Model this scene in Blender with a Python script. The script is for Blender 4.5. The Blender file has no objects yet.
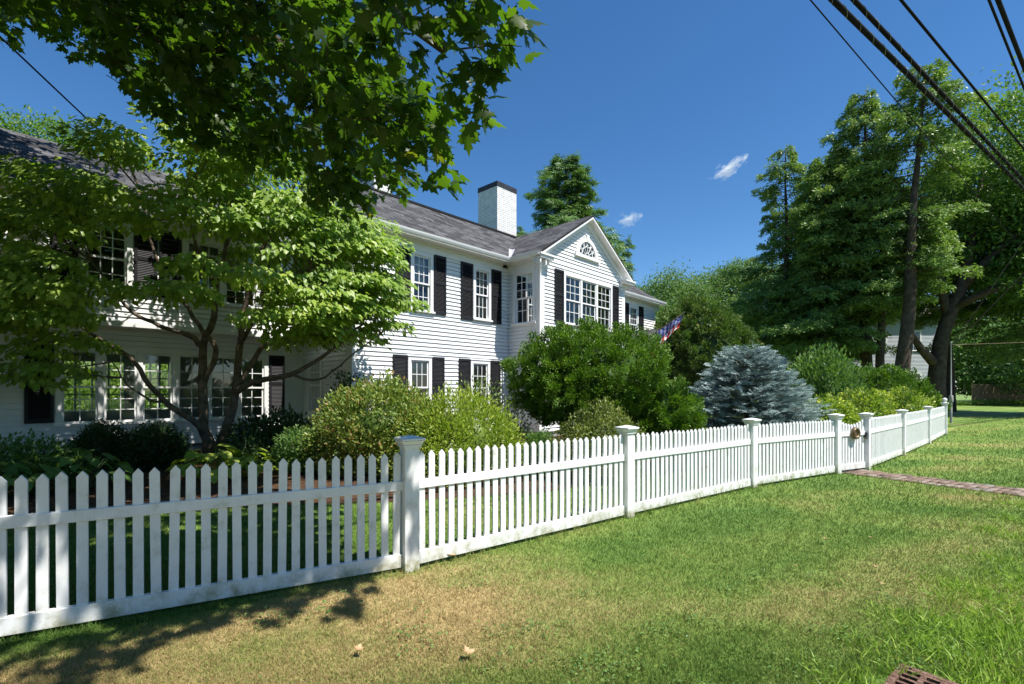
import bpy, math, random
import numpy as np
from mathutils import Vector
PI = math.pi
rad = math.radians
scene = bpy.context.scene
COL = scene.collection
F, HY, EYE = 490.0, 391.0, 1.38          # focal length in px, horizon row, eye height


def at(px, py, d):
    """point seen at a pixel of the photograph at depth d (metres)"""
    return Vector(((px - 512) / F * d, d, EYE + (HY - py) / F * d))


# ------------------------------------------------------------------ helpers
class MB:
    def __init__(s):
        s.v, s.f, s.uv = [], [], []

    def poly(s, pts, uv=None):
        n = len(s.v)
        s.v += [tuple(p) for p in pts]
        s.f.append(tuple(range(n, n + len(pts))))
        s.uv.append(uv if uv else [(0, 0)] * len(pts))

    def hexa(s, p):
        """eight corners: bottom ring 0-3, top ring 4-7"""
        n = len(s.v)
        s.v += [tuple(q) for q in p]
        for q in ((0, 3, 2, 1), (4, 5, 6, 7), (0, 1, 5, 4), (1, 2, 6, 5), (2, 3, 7, 6), (3, 0, 4, 7)):
            s.f.append(tuple(n + i for i in q))
            s.uv.append([(0, 0)] * 4)

    def box(s, a0, a1, b0, b1, c0, c1, T=None):
        p = [(a0, b0, c0), (a1, b0, c0), (a1, b1, c0), (a0, b1, c0), (a0, b0, c1), (a1, b0, c1), (a1, b1, c1), (a0, b1, c1)]
        s.hexa([T(*q) for q in p] if T else p)

    def tube(s, pts, rr, n=8, cap=True):
        pts = [Vector(p) for p in pts]
        if not isinstance(rr, (list, tuple)):
            rr = [rr] * len(pts)
        rings = []
        up = None
        for i, p in enumerate(pts):
            d = (pts[min(i + 1, len(pts) - 1)] - pts[max(i - 1, 0)])
            if d.length < 1e-9:
                d = Vector((0, 0, 1))
            d.normalize()
            if up is None:
                up = Vector((1, 0, 0)) if abs(d.x) < .9 else Vector((0, 1, 0))
            a = (up - d * up.dot(d)).normalized()
            b = d.cross(a)
            up = a
            base = len(s.v)
            for k in range(n):
                t = 2 * PI * k / n
                s.v.append(tuple(p + (a * math.cos(t) + b * math.sin(t)) * rr[i]))
            rings.append(base)
        for r0, r1 in zip(rings, rings[1:]):
            for k in range(n):
                k2 = (k + 1) % n
                s.f.append((r0 + k, r0 + k2, r1 + k2, r1 + k))
                s.uv.append([(0, 0)] * 4)
        if cap:
            s.f.append(tuple(rings[0] + k for k in reversed(range(n)))); s.uv.append([(0, 0)] * n)
            s.f.append(tuple(rings[-1] + k for k in range(n))); s.uv.append([(0, 0)] * n)

    def lathe(s, prof, c=(0, 0, 0), n=20):
        """profile of (radius, z) turned about z"""
        base = len(s.v)
        for r, z in prof:
            for k in range(n):
                t = 2 * PI * k / n
                s.v.append((c[0] + r * math.cos(t), c[1] + r * math.sin(t), c[2] + z))
        for i in range(len(prof) - 1):
            for k in range(n):
                k2 = (k + 1) % n
                s.f.append((base + i * n + k, base + i * n + k2, base + (i + 1) * n + k2, base + (i + 1) * n + k))
                s.uv.append([(0, 0)] * 4)

    def build(s, name, mat, parent=None, smooth=False, bevel=0):
        me = bpy.data.meshes.new(name)
        me.from_pydata(s.v, [], s.f)
        uvl = me.uv_layers.new(name='UVMap')
        flat = [c for f in s.uv for p in f for c in p]
        uvl.data.foreach_set('uv', flat)
        me.materials.append(mat)
        if smooth:
            me.polygons.foreach_set('use_smooth', [True] * len(me.polygons))
        o = bpy.data.objects.new(name, me)
        COL.objects.link(o)
        if parent:
            o.parent = parent
        if bevel:
            b = o.modifiers.new('bevel', 'BEVEL'); b.width = bevel; b.segments = 2; b.limit_method = 'ANGLE'
        return o


def tag(o, label, cat, group=None):
    o['label'] = label; o['category'] = cat
    if group:
        o['group'] = group
    return o


def kind(o, k):
    o['kind'] = k
    return o


def empty(name, loc=(0, 0, 0), rz=0):
    o = bpy.data.objects.new(name, None)
    o.empty_display_size = .2
    COL.objects.link(o)
    o.location = loc; o.rotation_euler = (0, 0, rz)
    return o


def copy_tree(o, parent=None):
    c = o.copy(); COL.objects.link(c)
    if parent:
        c.parent = parent
    for ch in [x for x in bpy.data.objects if x.parent == o]:
        copy_tree(ch, c)
    return c


# ------------------------------------------------------------------ materials
def newmat(name):
    m = bpy.data.materials.new(name); m.use_nodes = True
    nt = m.node_tree
    for n in list(nt.nodes):
        nt.nodes.remove(n)
    out = nt.nodes.new('ShaderNodeOutputMaterial')
    return m, nt, out


def nd(nt, t, **kw):
    n = nt.nodes.new(t)
    for k, v in kw.items():
        if k[0] == '_':
            setattr(n, k[1:], v)
        else:
            n.inputs[k.replace('__', ' ')].default_value = v
    return n


def ramp(nt, fac, stops):
    r = nt.nodes.new('ShaderNodeValToRGB')
    el = r.color_ramp.elements
    while len(el) < len(stops):
        el.new(.5)
    for e, (p, c) in zip(el, stops):
        e.position = p; e.color = (*c, 1) if len(c) == 3 else c
    nt.links.new(fac, r.inputs['Fac'])
    return r.outputs['Color']


def plain(name, col, rough=.5, var=.0, scale=3.0, spec=.4, metal=0., bump=0., bscale=40., col2=None, coord='Object', detail=4.):
    m, nt, out = newmat(name)
    b = nd(nt, 'ShaderNodeBsdfPrincipled', Roughness=rough, Metallic=metal)
    b.inputs['Specular IOR Level'].default_value = spec
    tc = nt.nodes.new('ShaderNodeTexCoord')
    if var or col2:
        n = nd(nt, 'ShaderNodeTexNoise', Scale=scale, Detail=detail, Roughness=.6)
        nt.links.new(tc.outputs[coord], n.inputs['Vector'])
        c1 = tuple(c * (1 - var) for c in col)
        c2 = col2 if col2 else tuple(min(1, c * (1 + var)) for c in col)
        nt.links.new(ramp(nt, n.outputs['Fac'], [(.35, c1), (.68, c2)]), b.inputs['Base Color'])
    else:
        b.inputs['Base Color'].default_value = (*col, 1)
    if bump:
        n2 = nd(nt, 'ShaderNodeTexNoise', Scale=bscale, Detail=5.)
        nt.links.new(tc.outputs[coord], n2.inputs['Vector'])
        bp = nd(nt, 'ShaderNodeBump', Strength=bump, Distance=.02)
        nt.links.new(n2.outputs['Fac'], bp.inputs['Height'])
        nt.links.new(bp.outputs['Normal'], b.inputs['Normal'])
    nt.links.new(b.outputs['BSDF'], out.inputs['Surface'])
    return m


LEAF_GAIN = {'dogwood_leaves': 2.1, 'yellow_green_leaves': 1.75, 'maple_leaves': 1.15, 'lush_crabgrass': 1.5, 'lime_hosta_leaves': 1., 'variegated_leaves': 1.4, 'dark_boxwood_leaves': 1.2, 'hemlock_needles': 2.6, 'bushy_conifer_needles': 1.9, 'blue_spruce_needles': 1.6, 'yew_leaves': 1.6, 'bronzed_evergreen_leaves': 1.55}


def leafmat(name, stops, trans=.3, gloss=.35, rough=.45, tcol=None):
    """leaf colours by a per-leaf random value; light passes through the blade"""
    m, nt, out = newmat(name)
    a = nt.nodes.new('ShaderNodeAttribute'); a.attribute_name = 'rnd'
    k_ = LEAF_GAIN.get(name, 1.45)
    col = ramp(nt, a.outputs['Fac'], [(p, tuple(min(.8, c * k_) for c in q)) for p, q in stops])
    b = nd(nt, 'ShaderNodeBsdfPrincipled', Roughness=rough)
    b.inputs['Specular IOR Level'].default_value = gloss
    nt.links.new(col, b.inputs['Base Color'])
    t = nt.nodes.new('ShaderNodeBsdfTranslucent')
    mul = nt.nodes.new('ShaderNodeMix'); mul.data_type = 'RGBA'; mul.blend_type = 'MULTIPLY'
    mul.inputs['Factor'].default_value = 1
    nt.links.new(col, mul.inputs[6]); mul.inputs[7].default_value = (*(tcol or (1.5, 1.7, .7)), 1)
    nt.links.new(mul.outputs[2], t.inputs['Color'])
    mx = nt.nodes.new('ShaderNodeMixShader'); mx.inputs['Fac'].default_value = trans
    nt.links.new(b.outputs['BSDF'], mx.inputs[1]); nt.links.new(t.outputs['BSDF'], mx.inputs[2])
    nt.links.new(mx.outputs['Shader'], out.inputs['Surface'])
    return m


M = {}
M['paint'] = plain('white_house_paint', (.78, .78, .77), .45, .035, 1.2, .3)
M['trim'] = plain('white_trim_paint', (.80, .80, .79), .4, .02, 2., .3)
m, nt, out = newmat('white_fence_paint')
b = nd(nt, 'ShaderNodeBsdfPrincipled', Roughness=.55)
b.inputs['Specular IOR Level'].default_value = .25
g = nt.nodes.new('ShaderNodeNewGeometry'); sx = nt.nodes.new('ShaderNodeSeparateXYZ'); nt.links.new(g.outputs['Position'], sx.inputs[0])
n1 = nd(nt, 'ShaderNodeTexNoise', Scale=9., Detail=6., Roughness=.65); nt.links.new(g.outputs['Position'], n1.inputs['Vector'])
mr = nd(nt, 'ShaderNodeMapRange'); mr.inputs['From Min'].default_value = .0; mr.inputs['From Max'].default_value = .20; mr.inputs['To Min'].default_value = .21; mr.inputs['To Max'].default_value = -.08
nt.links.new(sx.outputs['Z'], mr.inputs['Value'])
ad = nd(nt, 'ShaderNodeMath', _operation='ADD'); nt.links.new(n1.outputs['Fac'], ad.inputs[0]); nt.links.new(mr.outputs[0], ad.inputs[1])
mpf = nd(nt, 'ShaderNodeMapping'); mpf.inputs['Scale'].default_value = (70, 70, 3.5); nt.links.new(g.outputs['Position'], mpf.inputs['Vector'])
n2 = nd(nt, 'ShaderNodeTexNoise', Scale=1., Detail=4.); nt.links.new(mpf.outputs['Vector'], n2.inputs['Vector'])
bpf = nd(nt, 'ShaderNodeBump', Strength=.25, Distance=.004); nt.links.new(n2.outputs['Fac'], bpf.inputs['Height']); nt.links.new(bpf.outputs['Normal'], b.inputs['Normal'])
ad2 = nd(nt, 'ShaderNodeMath', _operation='MULTIPLY_ADD'); ad2.inputs[1].default_value = .14; nt.links.new(n2.outputs['Fac'], ad2.inputs[0]); nt.links.new(ad.outputs[0], ad2.inputs[2]); ad = ad2
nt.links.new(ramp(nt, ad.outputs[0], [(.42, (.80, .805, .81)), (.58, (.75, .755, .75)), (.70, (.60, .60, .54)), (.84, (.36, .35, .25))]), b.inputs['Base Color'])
nt.links.new(b.outputs['BSDF'], out.inputs['Surface'])
M['fence'] = m
M['shutter'] = plain('black_shutter_paint', (.016, .016, .019), .5, .2, 4., .25)
M['joint'] = plain('board_joint', (.42, .41, .39), .8)
M['cap'] = plain('black_chimney_cap', (.03, .03, .035), .5, .3, 5., .4)
M['flash'] = plain('lead_flashing', (.45, .45, .5), .5, .15, 6., .4)
M['plaster'] = plain('interior_plaster', (.30, .28, .25), .8, .1, 2.)
M['curtain'] = plain('curtain_cloth', (.62, .60, .56), .8, .08, 8.)
M['bark'] = plain('grey_brown_bark', (.16, .125, .095), .85, .4, 9., .15, bump=.6, bscale=28.)
M['darkbark'] = plain('dark_bark', (.075, .058, .045), .9, .35, 4., .1, bump=.6, bscale=14.)
M['bluestone'] = plain('grey_stone', (.28, .28, .27), .8, .2, 6.)
M['wood'] = plain('weathered_wood', (.20, .145, .095), .8, .3, 3., .2)
M['bronze'] = plain('bronze_wreath', (.16, .11, .055), .4, .4, 60., .5, metal=.5)
M['iron'] = plain('black_iron', (.03, .03, .03), .5, .2, 30., .4, metal=.5)
M['rust'] = plain('rusty_iron', (.14, .075, .05), .8, .4, 25., .3, metal=.2, bump=.5, bscale=90., col2=(.26, .16, .12))
M['pit_shade_plate'] = plain('painted_pit_shade', (.012, .010, .008), .9)
M['wire'] = plain('black_cable_sheath', (.012, .010, .010), .8, .3, 4., .12)
M['asphalt'] = plain('asphalt', (.05, .05, .052), .85, .2, 12., .2, bump=.3, bscale=120.)
M['mulch'] = plain('bark_mulch', (.055, .032, .02), .95, .5, 22., .1, bump=1., bscale=60., col2=(.15, .085, .05), detail=8.)
M['grey_siding'] = plain('pale_blue_grey_siding', (.50, .53, .56), .6, .05, 2.)
M['pole'] = plain('galvanised_steel', (.42, .43, .43), .5, .15, 8., .4, metal=.4)
M['brown_leaf'] = plain('dry_leaf', (.38, .22, .10), .7, .3, 30., col2=(.60, .42, .24))

# clapboard paint darkens nowhere: its shadow lines come from the lapped boards themselves


def brickish(name, c1, c2, mortar, bw, rh, ms, rough=.8, bump=.4, noise=.0, offset=.5, bdist=.01):
    m, nt, out = newmat(name)
    b = nd(nt, 'ShaderNodeBsdfPrincipled', Roughness=rough)
    b.inputs['Specular IOR Level'].default_value = .2
    uv = nt.nodes.new('ShaderNodeUVMap')
    br = nt.nodes.new('ShaderNodeTexBrick')
    br.offset = offset
    br.inputs['Color1'].default_value = (*c1, 1); br.inputs['Color2'].default_value = (*c2, 1); br.inputs['Mortar'].default_value = (*mortar, 1)
    br.inputs['Scale'].default_value = 1; br.inputs['Brick Width'].default_value = bw
    br.inputs['Row Height'].default_value = rh; br.inputs['Mortar Size'].default_value = ms
    nt.links.new(uv.outputs['UV'], br.inputs['Vector'])
    n = nd(nt, 'ShaderNodeTexNoise', Scale=5., Detail=6.)
    nt.links.new(uv.outputs['UV'], n.inputs['Vector'])
    mx = nt.nodes.new('ShaderNodeMix'); mx.data_type = 'RGBA'; mx.blend_type = 'MULTIPLY'; mx.inputs['Factor'].default_value = noise
    nt.links.new(br.outputs['Color'], mx.inputs[6])
    nt.links.new(ramp(nt, n.outputs['Fac'], [(.3, (.35, .35, .35)), (.65, (1.25, 1.25, 1.25))]), mx.inputs[7])
    nt.links.new(mx.outputs[2], b.inputs['Base Color'])
    inv = nd(nt, 'ShaderNodeMath', _operation='SUBTRACT'); inv.inputs[0].default_value = 1
    nt.links.new(br.outputs['Fac'], inv.inputs[1])
    add = nd(nt, 'ShaderNodeMath', _operation='MULTIPLY_ADD'); add.inputs[1].default_value = .6
    nt.links.new(n.outputs['Fac'], add.inputs[0]); nt.links.new(inv.outputs[0], add.inputs[2])
    bp = nd(nt, 'ShaderNodeBump', Strength=bump, Distance=bdist)
    nt.links.new(add.outputs[0], bp.inputs['Height']); nt.links.new(bp.outputs['Normal'], b.inputs['Normal'])
    nt.links.new(b.outputs['BSDF'], out.inputs['Surface'])
    return m


M['shingle'] = brickish('asphalt_shingles', (.036, .036, .038), (.125, .125, .131), (.021, .021, .022), .36, .15, .010, .9, .6, .5)
M['chimbrick'] = brickish('white_painted_brick', (.82, .82, .81), (.76, .76, .75), (.50, .48, .46), .21, .075, .009, .6, 1., .22, bdist=.02)

m, nt, out = newmat('window_glass')
tr = nt.nodes.new('ShaderNodeBsdfTransparent'); tr.inputs['Color'].default_value = (.86, .90, .90, 1)
gl = nt.nodes.new('ShaderNodeBsdfGlossy'); gl.inputs['Roughness'].default_value = .02
fr = nd(nt, 'ShaderNodeFresnel', IOR=1.9)
mx = nt.nodes.new('ShaderNodeMixShader')
nt.links.new(fr.outputs['Fac'], mx.inputs['Fac']); nt.links.new(tr.outputs['BSDF'], mx.inputs[1]); nt.links.new(gl.outputs['BSDF'], mx.inputs[2])
nt.links.new(mx.outputs['Shader'], out.inputs['Surface'])
M['glass'] = m


def grassmat(name, blades):
    """lawn: green and dry patches laid out by place; blades add their own variation"""
    m, nt, out = newmat(name)
    g = nt.nodes.new('ShaderNodeNewGeometry')
    mp = nd(nt, 'ShaderNodeMapping'); mp.inputs['Rotation'].default_value = (0, 0, rad(-37)); mp.inputs['Scale'].default_value = (.55, 1., 1.)
    nt.links.new(g.outputs['Position'], mp.inputs['Vector'])
    n1 = nd(nt, 'ShaderNodeTexNoise', Scale=.75, Detail=5., Roughness=.62, _noise_dimensions='2D')
    nt.links.new(mp.outputs['Vector'], n1.inputs['Vector'])
    # the strip under the maple by the fence is the driest
    sx = nt.nodes.new('ShaderNodeSeparateXYZ'); nt.links.new(g.outputs['Position'], sx.inputs[0])
    dry = nd(nt, 'ShaderNodeMapRange'); dry.inputs['From Min'].default_value = 1.0; dry.inputs['From Max'].default_value = -1.6
    dry.inputs['To Min'].default_value = 0.; dry.inputs['To Max'].default_value = .50
    nt.links.new(sx.outputs['X'], dry.inputs['Value'])
    # the lawn inside the fence is watered and stays green
    ds = nd(nt, 'ShaderNodeVectorMath', _operation='DOT_PRODUCT'); ds.inputs[1].default_value = (.6, -.8, 0); nt.links.new(g.outputs['Position'], ds.inputs[0])
    ins = nd(nt, 'ShaderNodeMapRange'); ins.inputs['From Min'].default_value = -3.75; ins.inputs['From Max'].default_value = -3.35; ins.inputs['To Min'].default_value = -.16; ins.inputs['To Max'].default_value = 1.
    nt.links.new(ds.outputs['Value'], ins.inputs['Value'])
    dry_ = nd(nt, 'ShaderNodeMath', _operation='MULTIPLY'); nt.links.new(dry.outputs[0], dry_.inputs[0]); nt.links.new(ins.outputs[0], dry_.inputs[1]); dry = dry_
    dt = nd(nt, 'ShaderNodeVectorMath', _operation='DOT_PRODUCT'); dt.inputs[1].default_value = (3.3, -4.4, 0)
    nt.links.new(g.outputs['Position'], dt.inputs[0])
    wv = nd(nt, 'ShaderNodeMath', _operation='MULTIPLY_ADD'); wv.inputs[1].default_value = 5.0; nt.links.new(n1.outputs['Fac'], wv.inputs[0]); nt.links.new(dt.outputs['Value'], wv.inputs[2])
    sn = nd(nt, 'ShaderNodeMath', _operation='SINE'); nt.links.new(wv.outputs[0], sn.inputs[0])
    bd = nd(nt, 'ShaderNodeMath', _operation='MULTIPLY_ADD'); bd.inputs[1].default_value = .038; nt.links.new(sn.outputs[0], bd.inputs[0]); nt.links.new(dry.outputs[0], bd.inputs[2])
    st_ = nd(nt, 'ShaderNodeMath', _operation='MULTIPLY_ADD'); st_.inputs[1].default_value = 1.05; st_.inputs[2].default_value = -.045; nt.links.new(n1.outputs['Fac'], st_.inputs[0])
    ad = nd(nt, 'ShaderNodeMath', _operation='ADD'); nt.links.new(st_.outputs[0], ad.inputs[0]); nt.links.new(bd.outputs[0], ad.inputs[1])
    if blades:
        a = nt.nodes.new('ShaderNodeAttribute'); a.attribute_name = 'rnd'
        ma = nd(nt, 'ShaderNodeMath', _operation='MULTIPLY_ADD'); ma.inputs[1].default_value = .42; ma.inputs[2].default_value = -.21
        nt.links.new(a.outputs['Fac'], ma.inputs[0])
        ad2 = nd(nt, 'ShaderNodeMath', _operation='ADD'); nt.links.new(ad.outputs[0], ad2.inputs[0]); nt.links.new(ma.outputs[0], ad2.inputs[1])
        fac = ad2.outputs[0]
    else:
        n2 = nd(nt, 'ShaderNodeTexNoise', Scale=22., Detail=6., Roughness=.7)
        nt.links.new(g.outputs['Position'], n2.inputs['Vector'])
        ma = nd(nt, 'ShaderNodeMath', _operation='MULTIPLY_ADD'); ma.inputs[1].default_value = .5; ma.inputs[2].default_value = -.25
        nt.links.new(n2.outputs['Fac'], ma.inputs[0])
        ad2 = nd(nt, 'ShaderNodeMath', _operation='ADD'); nt.links.new(ad.outputs[0], ad2.inputs[0]); nt.links.new(ma.outputs[0], ad2.inputs[1])
        fac = ad2.outputs[0]
    col = ramp(nt, fac, GRASS_STOPS)
    b = nd(nt, 'ShaderNodeBsdfPrincipled', Roughness=.6)
    b.inputs['Specular IOR Level'].default_value = .2
    nt.links.new(col, b.inputs['Base Color'])
    if blades:
        t = nt.nodes.new('ShaderNodeBsdfTranslucent'); nt.links.new(col, t.inputs['Color'])
        mx = nt.nodes.new('ShaderNodeMixShader'); mx.inputs['Fac'].default_value = .3
        nt.links.new(b.outputs['BSDF'], mx.inputs[1]); nt.links.new(t.outputs['BSDF'], mx.inputs[2])
        nt.links.new(mx.outputs['Shader'], out.inputs['Surface'])
    else:
        bp = nd(nt, 'ShaderNodeBump', Strength=.8, Distance=.03); nt.links.new(n2.outputs['Fac'], bp.inputs['Height'])
        nt.links.new(bp.outputs['Normal'], b.inputs['Normal'])
        nt.links.new(b.outputs['BSDF'], out.inputs['Surface'])
    return m


GRASS_STOPS = [(.32, (.10, .185, .034)), (.54, (.175, .255, .052)), (.71, (.265, .28, .09)), (.88, (.42, .32, .15))]
M['ground'] = grassmat('lawn_ground', False)
M['blade'] = grassmat('lawn_blades', True)
M['crab'] = leafmat('lush_crabgrass', [(0, (.11, .19, .025)), (.5, (.17, .265, .04)), (1, (.25, .33, .065))], .35, .25, tcol=(1.2, 1.3, .7))
M['maple'] = leafmat('maple_leaves', [(0, (.032, .062, .014)), (.5, (.045, .085, .018)), (.93, (.065, .11, .022)), (1, (.14, .13, .03))], .5, .3, .4, (1.8, 2.1, .4))
M['dogwood'] = leafmat('dogwood_leaves', [(0, (.060, .100, .016)), (.5, (.098, .150, .024)), (1, (.175, .215, .042))], .36, .35, .4, (1.5, 1.7, .45))
M['yew'] = leafmat('yew_leaves', [(0, (.030, .066, .010)), (.55, (.062, .118, .014)), (1, (.125, .20, .022))], .22, .3)
M['pieris'] = leafmat('pieris_leaves', [(0, (.055, .095, .02)), (.5, (.12, .175, .035)), (.74, (.19, .21, .045)), (.82, (.24, .15, .06)), (1, (.34, .22, .10))], .25, .4)
M['azalea'] = leafmat('yellow_green_leaves', [(0, (.075, .115, .012)), (.5, (.14, .19, .02)), (1, (.24, .27, .035))], .3, .4)
M['olive'] = leafmat('olive_leaves', [(0, (.08, .10, .025)), (.6, (.15, .18, .05)), (1, (.24, .24, .08))], .25, .4)
M['rhodo'] = leafmat('rhododendron_leaves', [(0, (.06, .10, .03)), (.6, (.12, .17, .05)), (1, (.20, .25, .10))], .25, .5)
M['dense'] = leafmat('dark_boxwood_leaves', [(0, (.018, .04, .012)), (.6, (.03, .065, .018)), (1, (.06, .11, .03))], .2, .4)
M['brownbush'] = leafmat('bronzed_evergreen_leaves', [(0, (.035, .066, .018)), (.55, (.062, .108, .025)), (.85, (.10, .13, .035)), (1, (.16, .13, .05))], .2, .3)
M['spruce'] = leafmat('blue_spruce_needles', [(0, (.095, .140, .135)), (.5, (.165, .225, .218)), (1, (.26, .325, .31))], .1, .3, tcol=(1, 1, 1))
M['shrub'] = leafmat('mid_green_leaves', [(0, (.045, .095, .025)), (.6, (.085, .155, .04)), (1, (.14, .21, .06))], .3, .3)
M['hedge'] = leafmat('variegated_leaves', [(0, (.07, .13, .02)), (.45, (.14, .21, .03)), (.72, (.28, .32, .05)), (.9, (.45, .45, .12)), (1, (.6, .58, .28))], .3, .4)
M['hosta'] = leafmat('hosta_leaves', [(0, (.055, .11, .03)), (.6, (.10, .18, .04)), (1, (.18, .25, .06))], .3, .4)
M['limehosta'] = leafmat('lime_hosta_leaves', [(0, (.24, .33, .035)), (1, (.38, .45, .08))], .35, .4)
M['hemlock'] = leafmat('hemlock_needles', [(0, (.030, .055, .016)), (.5, (.060, .095, .024)), (1, (.105, .14, .034))], .22, .25)
M['conifer'] = leafmat('bushy_conifer_needles', [(0, (.03, .06, .02)), (.5, (.055, .10, .03)), (1, (.095, .145, .045))], .22, .25)
M['oak'] = leafmat('oak_leaves', [(0, (.045, .09, .018)), (.5, (.075, .14, .026)), (1, (.13, .20, .04))], .33, .3)
M['fartree'] = leafmat('far_tree_leaves', [(0, (.045, .085, .025)), (.5, (.07, .125, .035)), (1, (.11, .17, .05))], .3, .25)
M['brightleaf'] = leafmat('sunny_hedge_leaves', [(0, (.12, .18, .03)), (.5, (.18, .25, .045)), (1, (.27, .32, .07))], .35, .3)

# ------------------------------------------------------------------ foliage
rng = np.random.default_rng(7)


def unit(a):
    return a / np.maximum(np.linalg.norm(a, axis=-1, keepdims=True), 1e-9)


# leaf templates: verts (x across, y along, z up), triangles
def tpl_diamond(w=.5, fold=.12):
    return (np.array([[0, 0, 0], [w * .5, .45, fold], [0, 1, -.05], [-w * .5, .45, fold], [0, .5, 0]], float),
            np.array([[0, 1, 4], [1, 2, 4], [2, 3, 4], [3, 0, 4]]))


def tpl_simple(w=.5, fold=.12):
    return (np.array([[0, 0, 0], [w * .5, .45, fold], [0, 1, 0], [-w * .5, .45, fold]], float), np.array([[0, 1, 2], [0, 2, 3]]))


def tpl_maple():
    half = [(.05, .02), (.27, -.09), (.25, .04), (.50, .09), (.39, .19), (.57, .40), (.40, .37), (.33, .47), (.17, .43), (.23, .66), (.10, .70)]
    ring = [(0, .04)] + half + [(0, 1.0)] + [(-x, y) for x, y in reversed(half)]
    v = [(0, .26, .0)] + [(x, y, -.22 * abs(x) - .18 * (y - .26) ** 2) for x, y in ring]
    n = len(ring)
    return np.array(v, float), np.array([[0, 1 + i, 1 + (i + 1) % n] for i in range(n)])


def tpl_spray(n=7, w=.085, reach=.36):
    v, t = [], []
    for i in range(n):
        y = i / n * .8
        sgn = 1 if i % 2 else -1
        if i == n - 1:
            e = np.array([0, 1.0]); sgn = 0
        else:
            e = np.array([sgn * reach * (1 - .6 * y), y + .26])
        b = np.array([0, y]); d = e - b; d = d / np.linalg.norm(d); p = np.array([-d[1], d[0]]) * w * .5
        mid = b + (e - b) * .55
        k = len(v)
        for q, z in ((b, 0), (mid + p * 1.4, -.03), (e, -.10), (mid - p * 1.4, -.03)):
            v.append((q[0], q[1], z))
        t += [[k, k + 1, k + 2], [k, k + 2, k + 3]]
    return np.array(v, float), np.array(t)


T_DIA, T_SIM, T_MAP, T_SPR = tpl_diamond(), tpl_simple(), tpl_maple(), tpl_spray()
T_SPR5 = tpl_spray(6, .12, .36)


def tpl_tuft(n=8, seed=4, ln=.40, w=.17):
    g_ = np.random.default_rng(seed); v, t = [], []
    for i in range(n):
        p = g_.normal(size=3) * [.24, .24, .09] + [0, .45, 0]
        d = unit(np.array([p[0] * 2.2, .7, -.15]) + g_.normal(size=3) * [.5, .5, .25]); nn = unit(np.array([0, 0, 1.]) + g_.normal(size=3) * .45)
        sd2 = unit(np.cross(d, nn)) * w * .5; k = len(v)
        v += [p, p + d * ln * .5 + sd2, p + d * ln, p + d * ln * .5 - sd2]; t += [[k, k + 1, k + 2], [k, k + 2, k + 3]]
    return np.array(v), np.array(t)


T_TUFT = tpl_tuft()
T_NARROW = tpl_simple(.34, .06)
T_BROAD = tpl_diamond(.62, .1)
T_BOUGH = tpl_spray(9, .13, .42)


def leaves(name, C, D, N, S, tpl, mat, parent=None, rnd=None, extra=None):
    """one mesh of leaves; extra = (verts, tris, rnd) adds more geometry, such as a dark inner core"""
    tv, tt = tpl
    n, k = len(C), len(tv)
    D = unit(D); side = np.cross(D, N)
    bad = np.linalg.norm(side, axis=1) < 1e-4
    side[bad] = [1, 0, 0]
    side = unit(side); N2 = np.cross(side, D)
    S = np.asarray(S).reshape(-1, 1, 1) * np.ones((n, 1, 1))
    V = C[:, None, :] + S * (tv[None, :, 0:1] * side[:, None, :] + tv[None, :, 1:2] * D[:, None, :] + tv[None, :, 2:3] * N2[:, None, :])
    V = V.reshape(-1, 3)
    Tr = (tt[None] + (np.arange(n) * k)[:, None, None]).reshape(-1, 3)
    if rnd is None:
        rnd = rng.random(n)
    R = np.repeat(rnd, k)
    if extra is not None:
        ev, et, er = extra
        Tr = np.vstack([Tr, et + len(V)]); V = np.vstack([V, ev]); R = np.concatenate([R, er])
    me = bpy.data.meshes.new(name)
    me.vertices.add(len(V)); me.vertices.foreach_set('co', V.astype(np.float32).ravel())
    me.loops.add(len(Tr) * 3); me.loops.foreach_set('vertex_index', Tr.astype(np.int32).ravel())
    me.polygons.add(len(Tr))
    me.polygons.foreach_set('loop_start', (np.arange(len(Tr)) * 3).astype(np.int32))
    me.polygons.foreach_set('loop_total', np.full(len(Tr), 3, np.int32))
    me.update(calc_edges=True)
    at_ = me.attributes.new('rnd', 'FLOAT', 'POINT'); at_.data.foreach_set('value', R.astype(np.float32))
    me.materials.append(mat)
    o = bpy.data.objects.new(name, me); COL.objects.link(o)
    if parent:
        o.parent = parent
    return o


def ico(sub=3):
    import bmesh
    bm = bmesh.new(); bmesh.ops.create_icosphere(bm, subdivisions=sub, radius=1)
    v = np.array([x.co[:] for x in bm.verts]); t = np.array([[q.index for q in f.verts] for f in bm.faces])
    bm.free()
    return v, t


ICO = ico(3)


def bumps(dirs, seed, k=5, amp=.15):
    r = np.random.default_rng(seed)
    out = np.zeros(len(dirs))
    for i in range(k):
        w = r.normal(size=3) * (2.2 + i * 1.3); out += np.sin(dirs @ w + r.random() * 6.28) / (1 + .5 * i)
    return 1 + amp * out / 1.7


def randdir(n, zmin=-1.):
    z = rng.uniform(zmin, 1, n); a = rng.uniform(0, 2 * PI, n); r = np.sqrt(1 - z * z)
    return np.stack([r * np.cos(a), r * np.sin(a), z], 1)


def ball(n, k=3.):
    """offsets inside a ball, denser at its middle"""
    return unit(rng.normal(size=(n, 3))) * (rng.random(n) ** (1 / k))[:, None]


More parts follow.
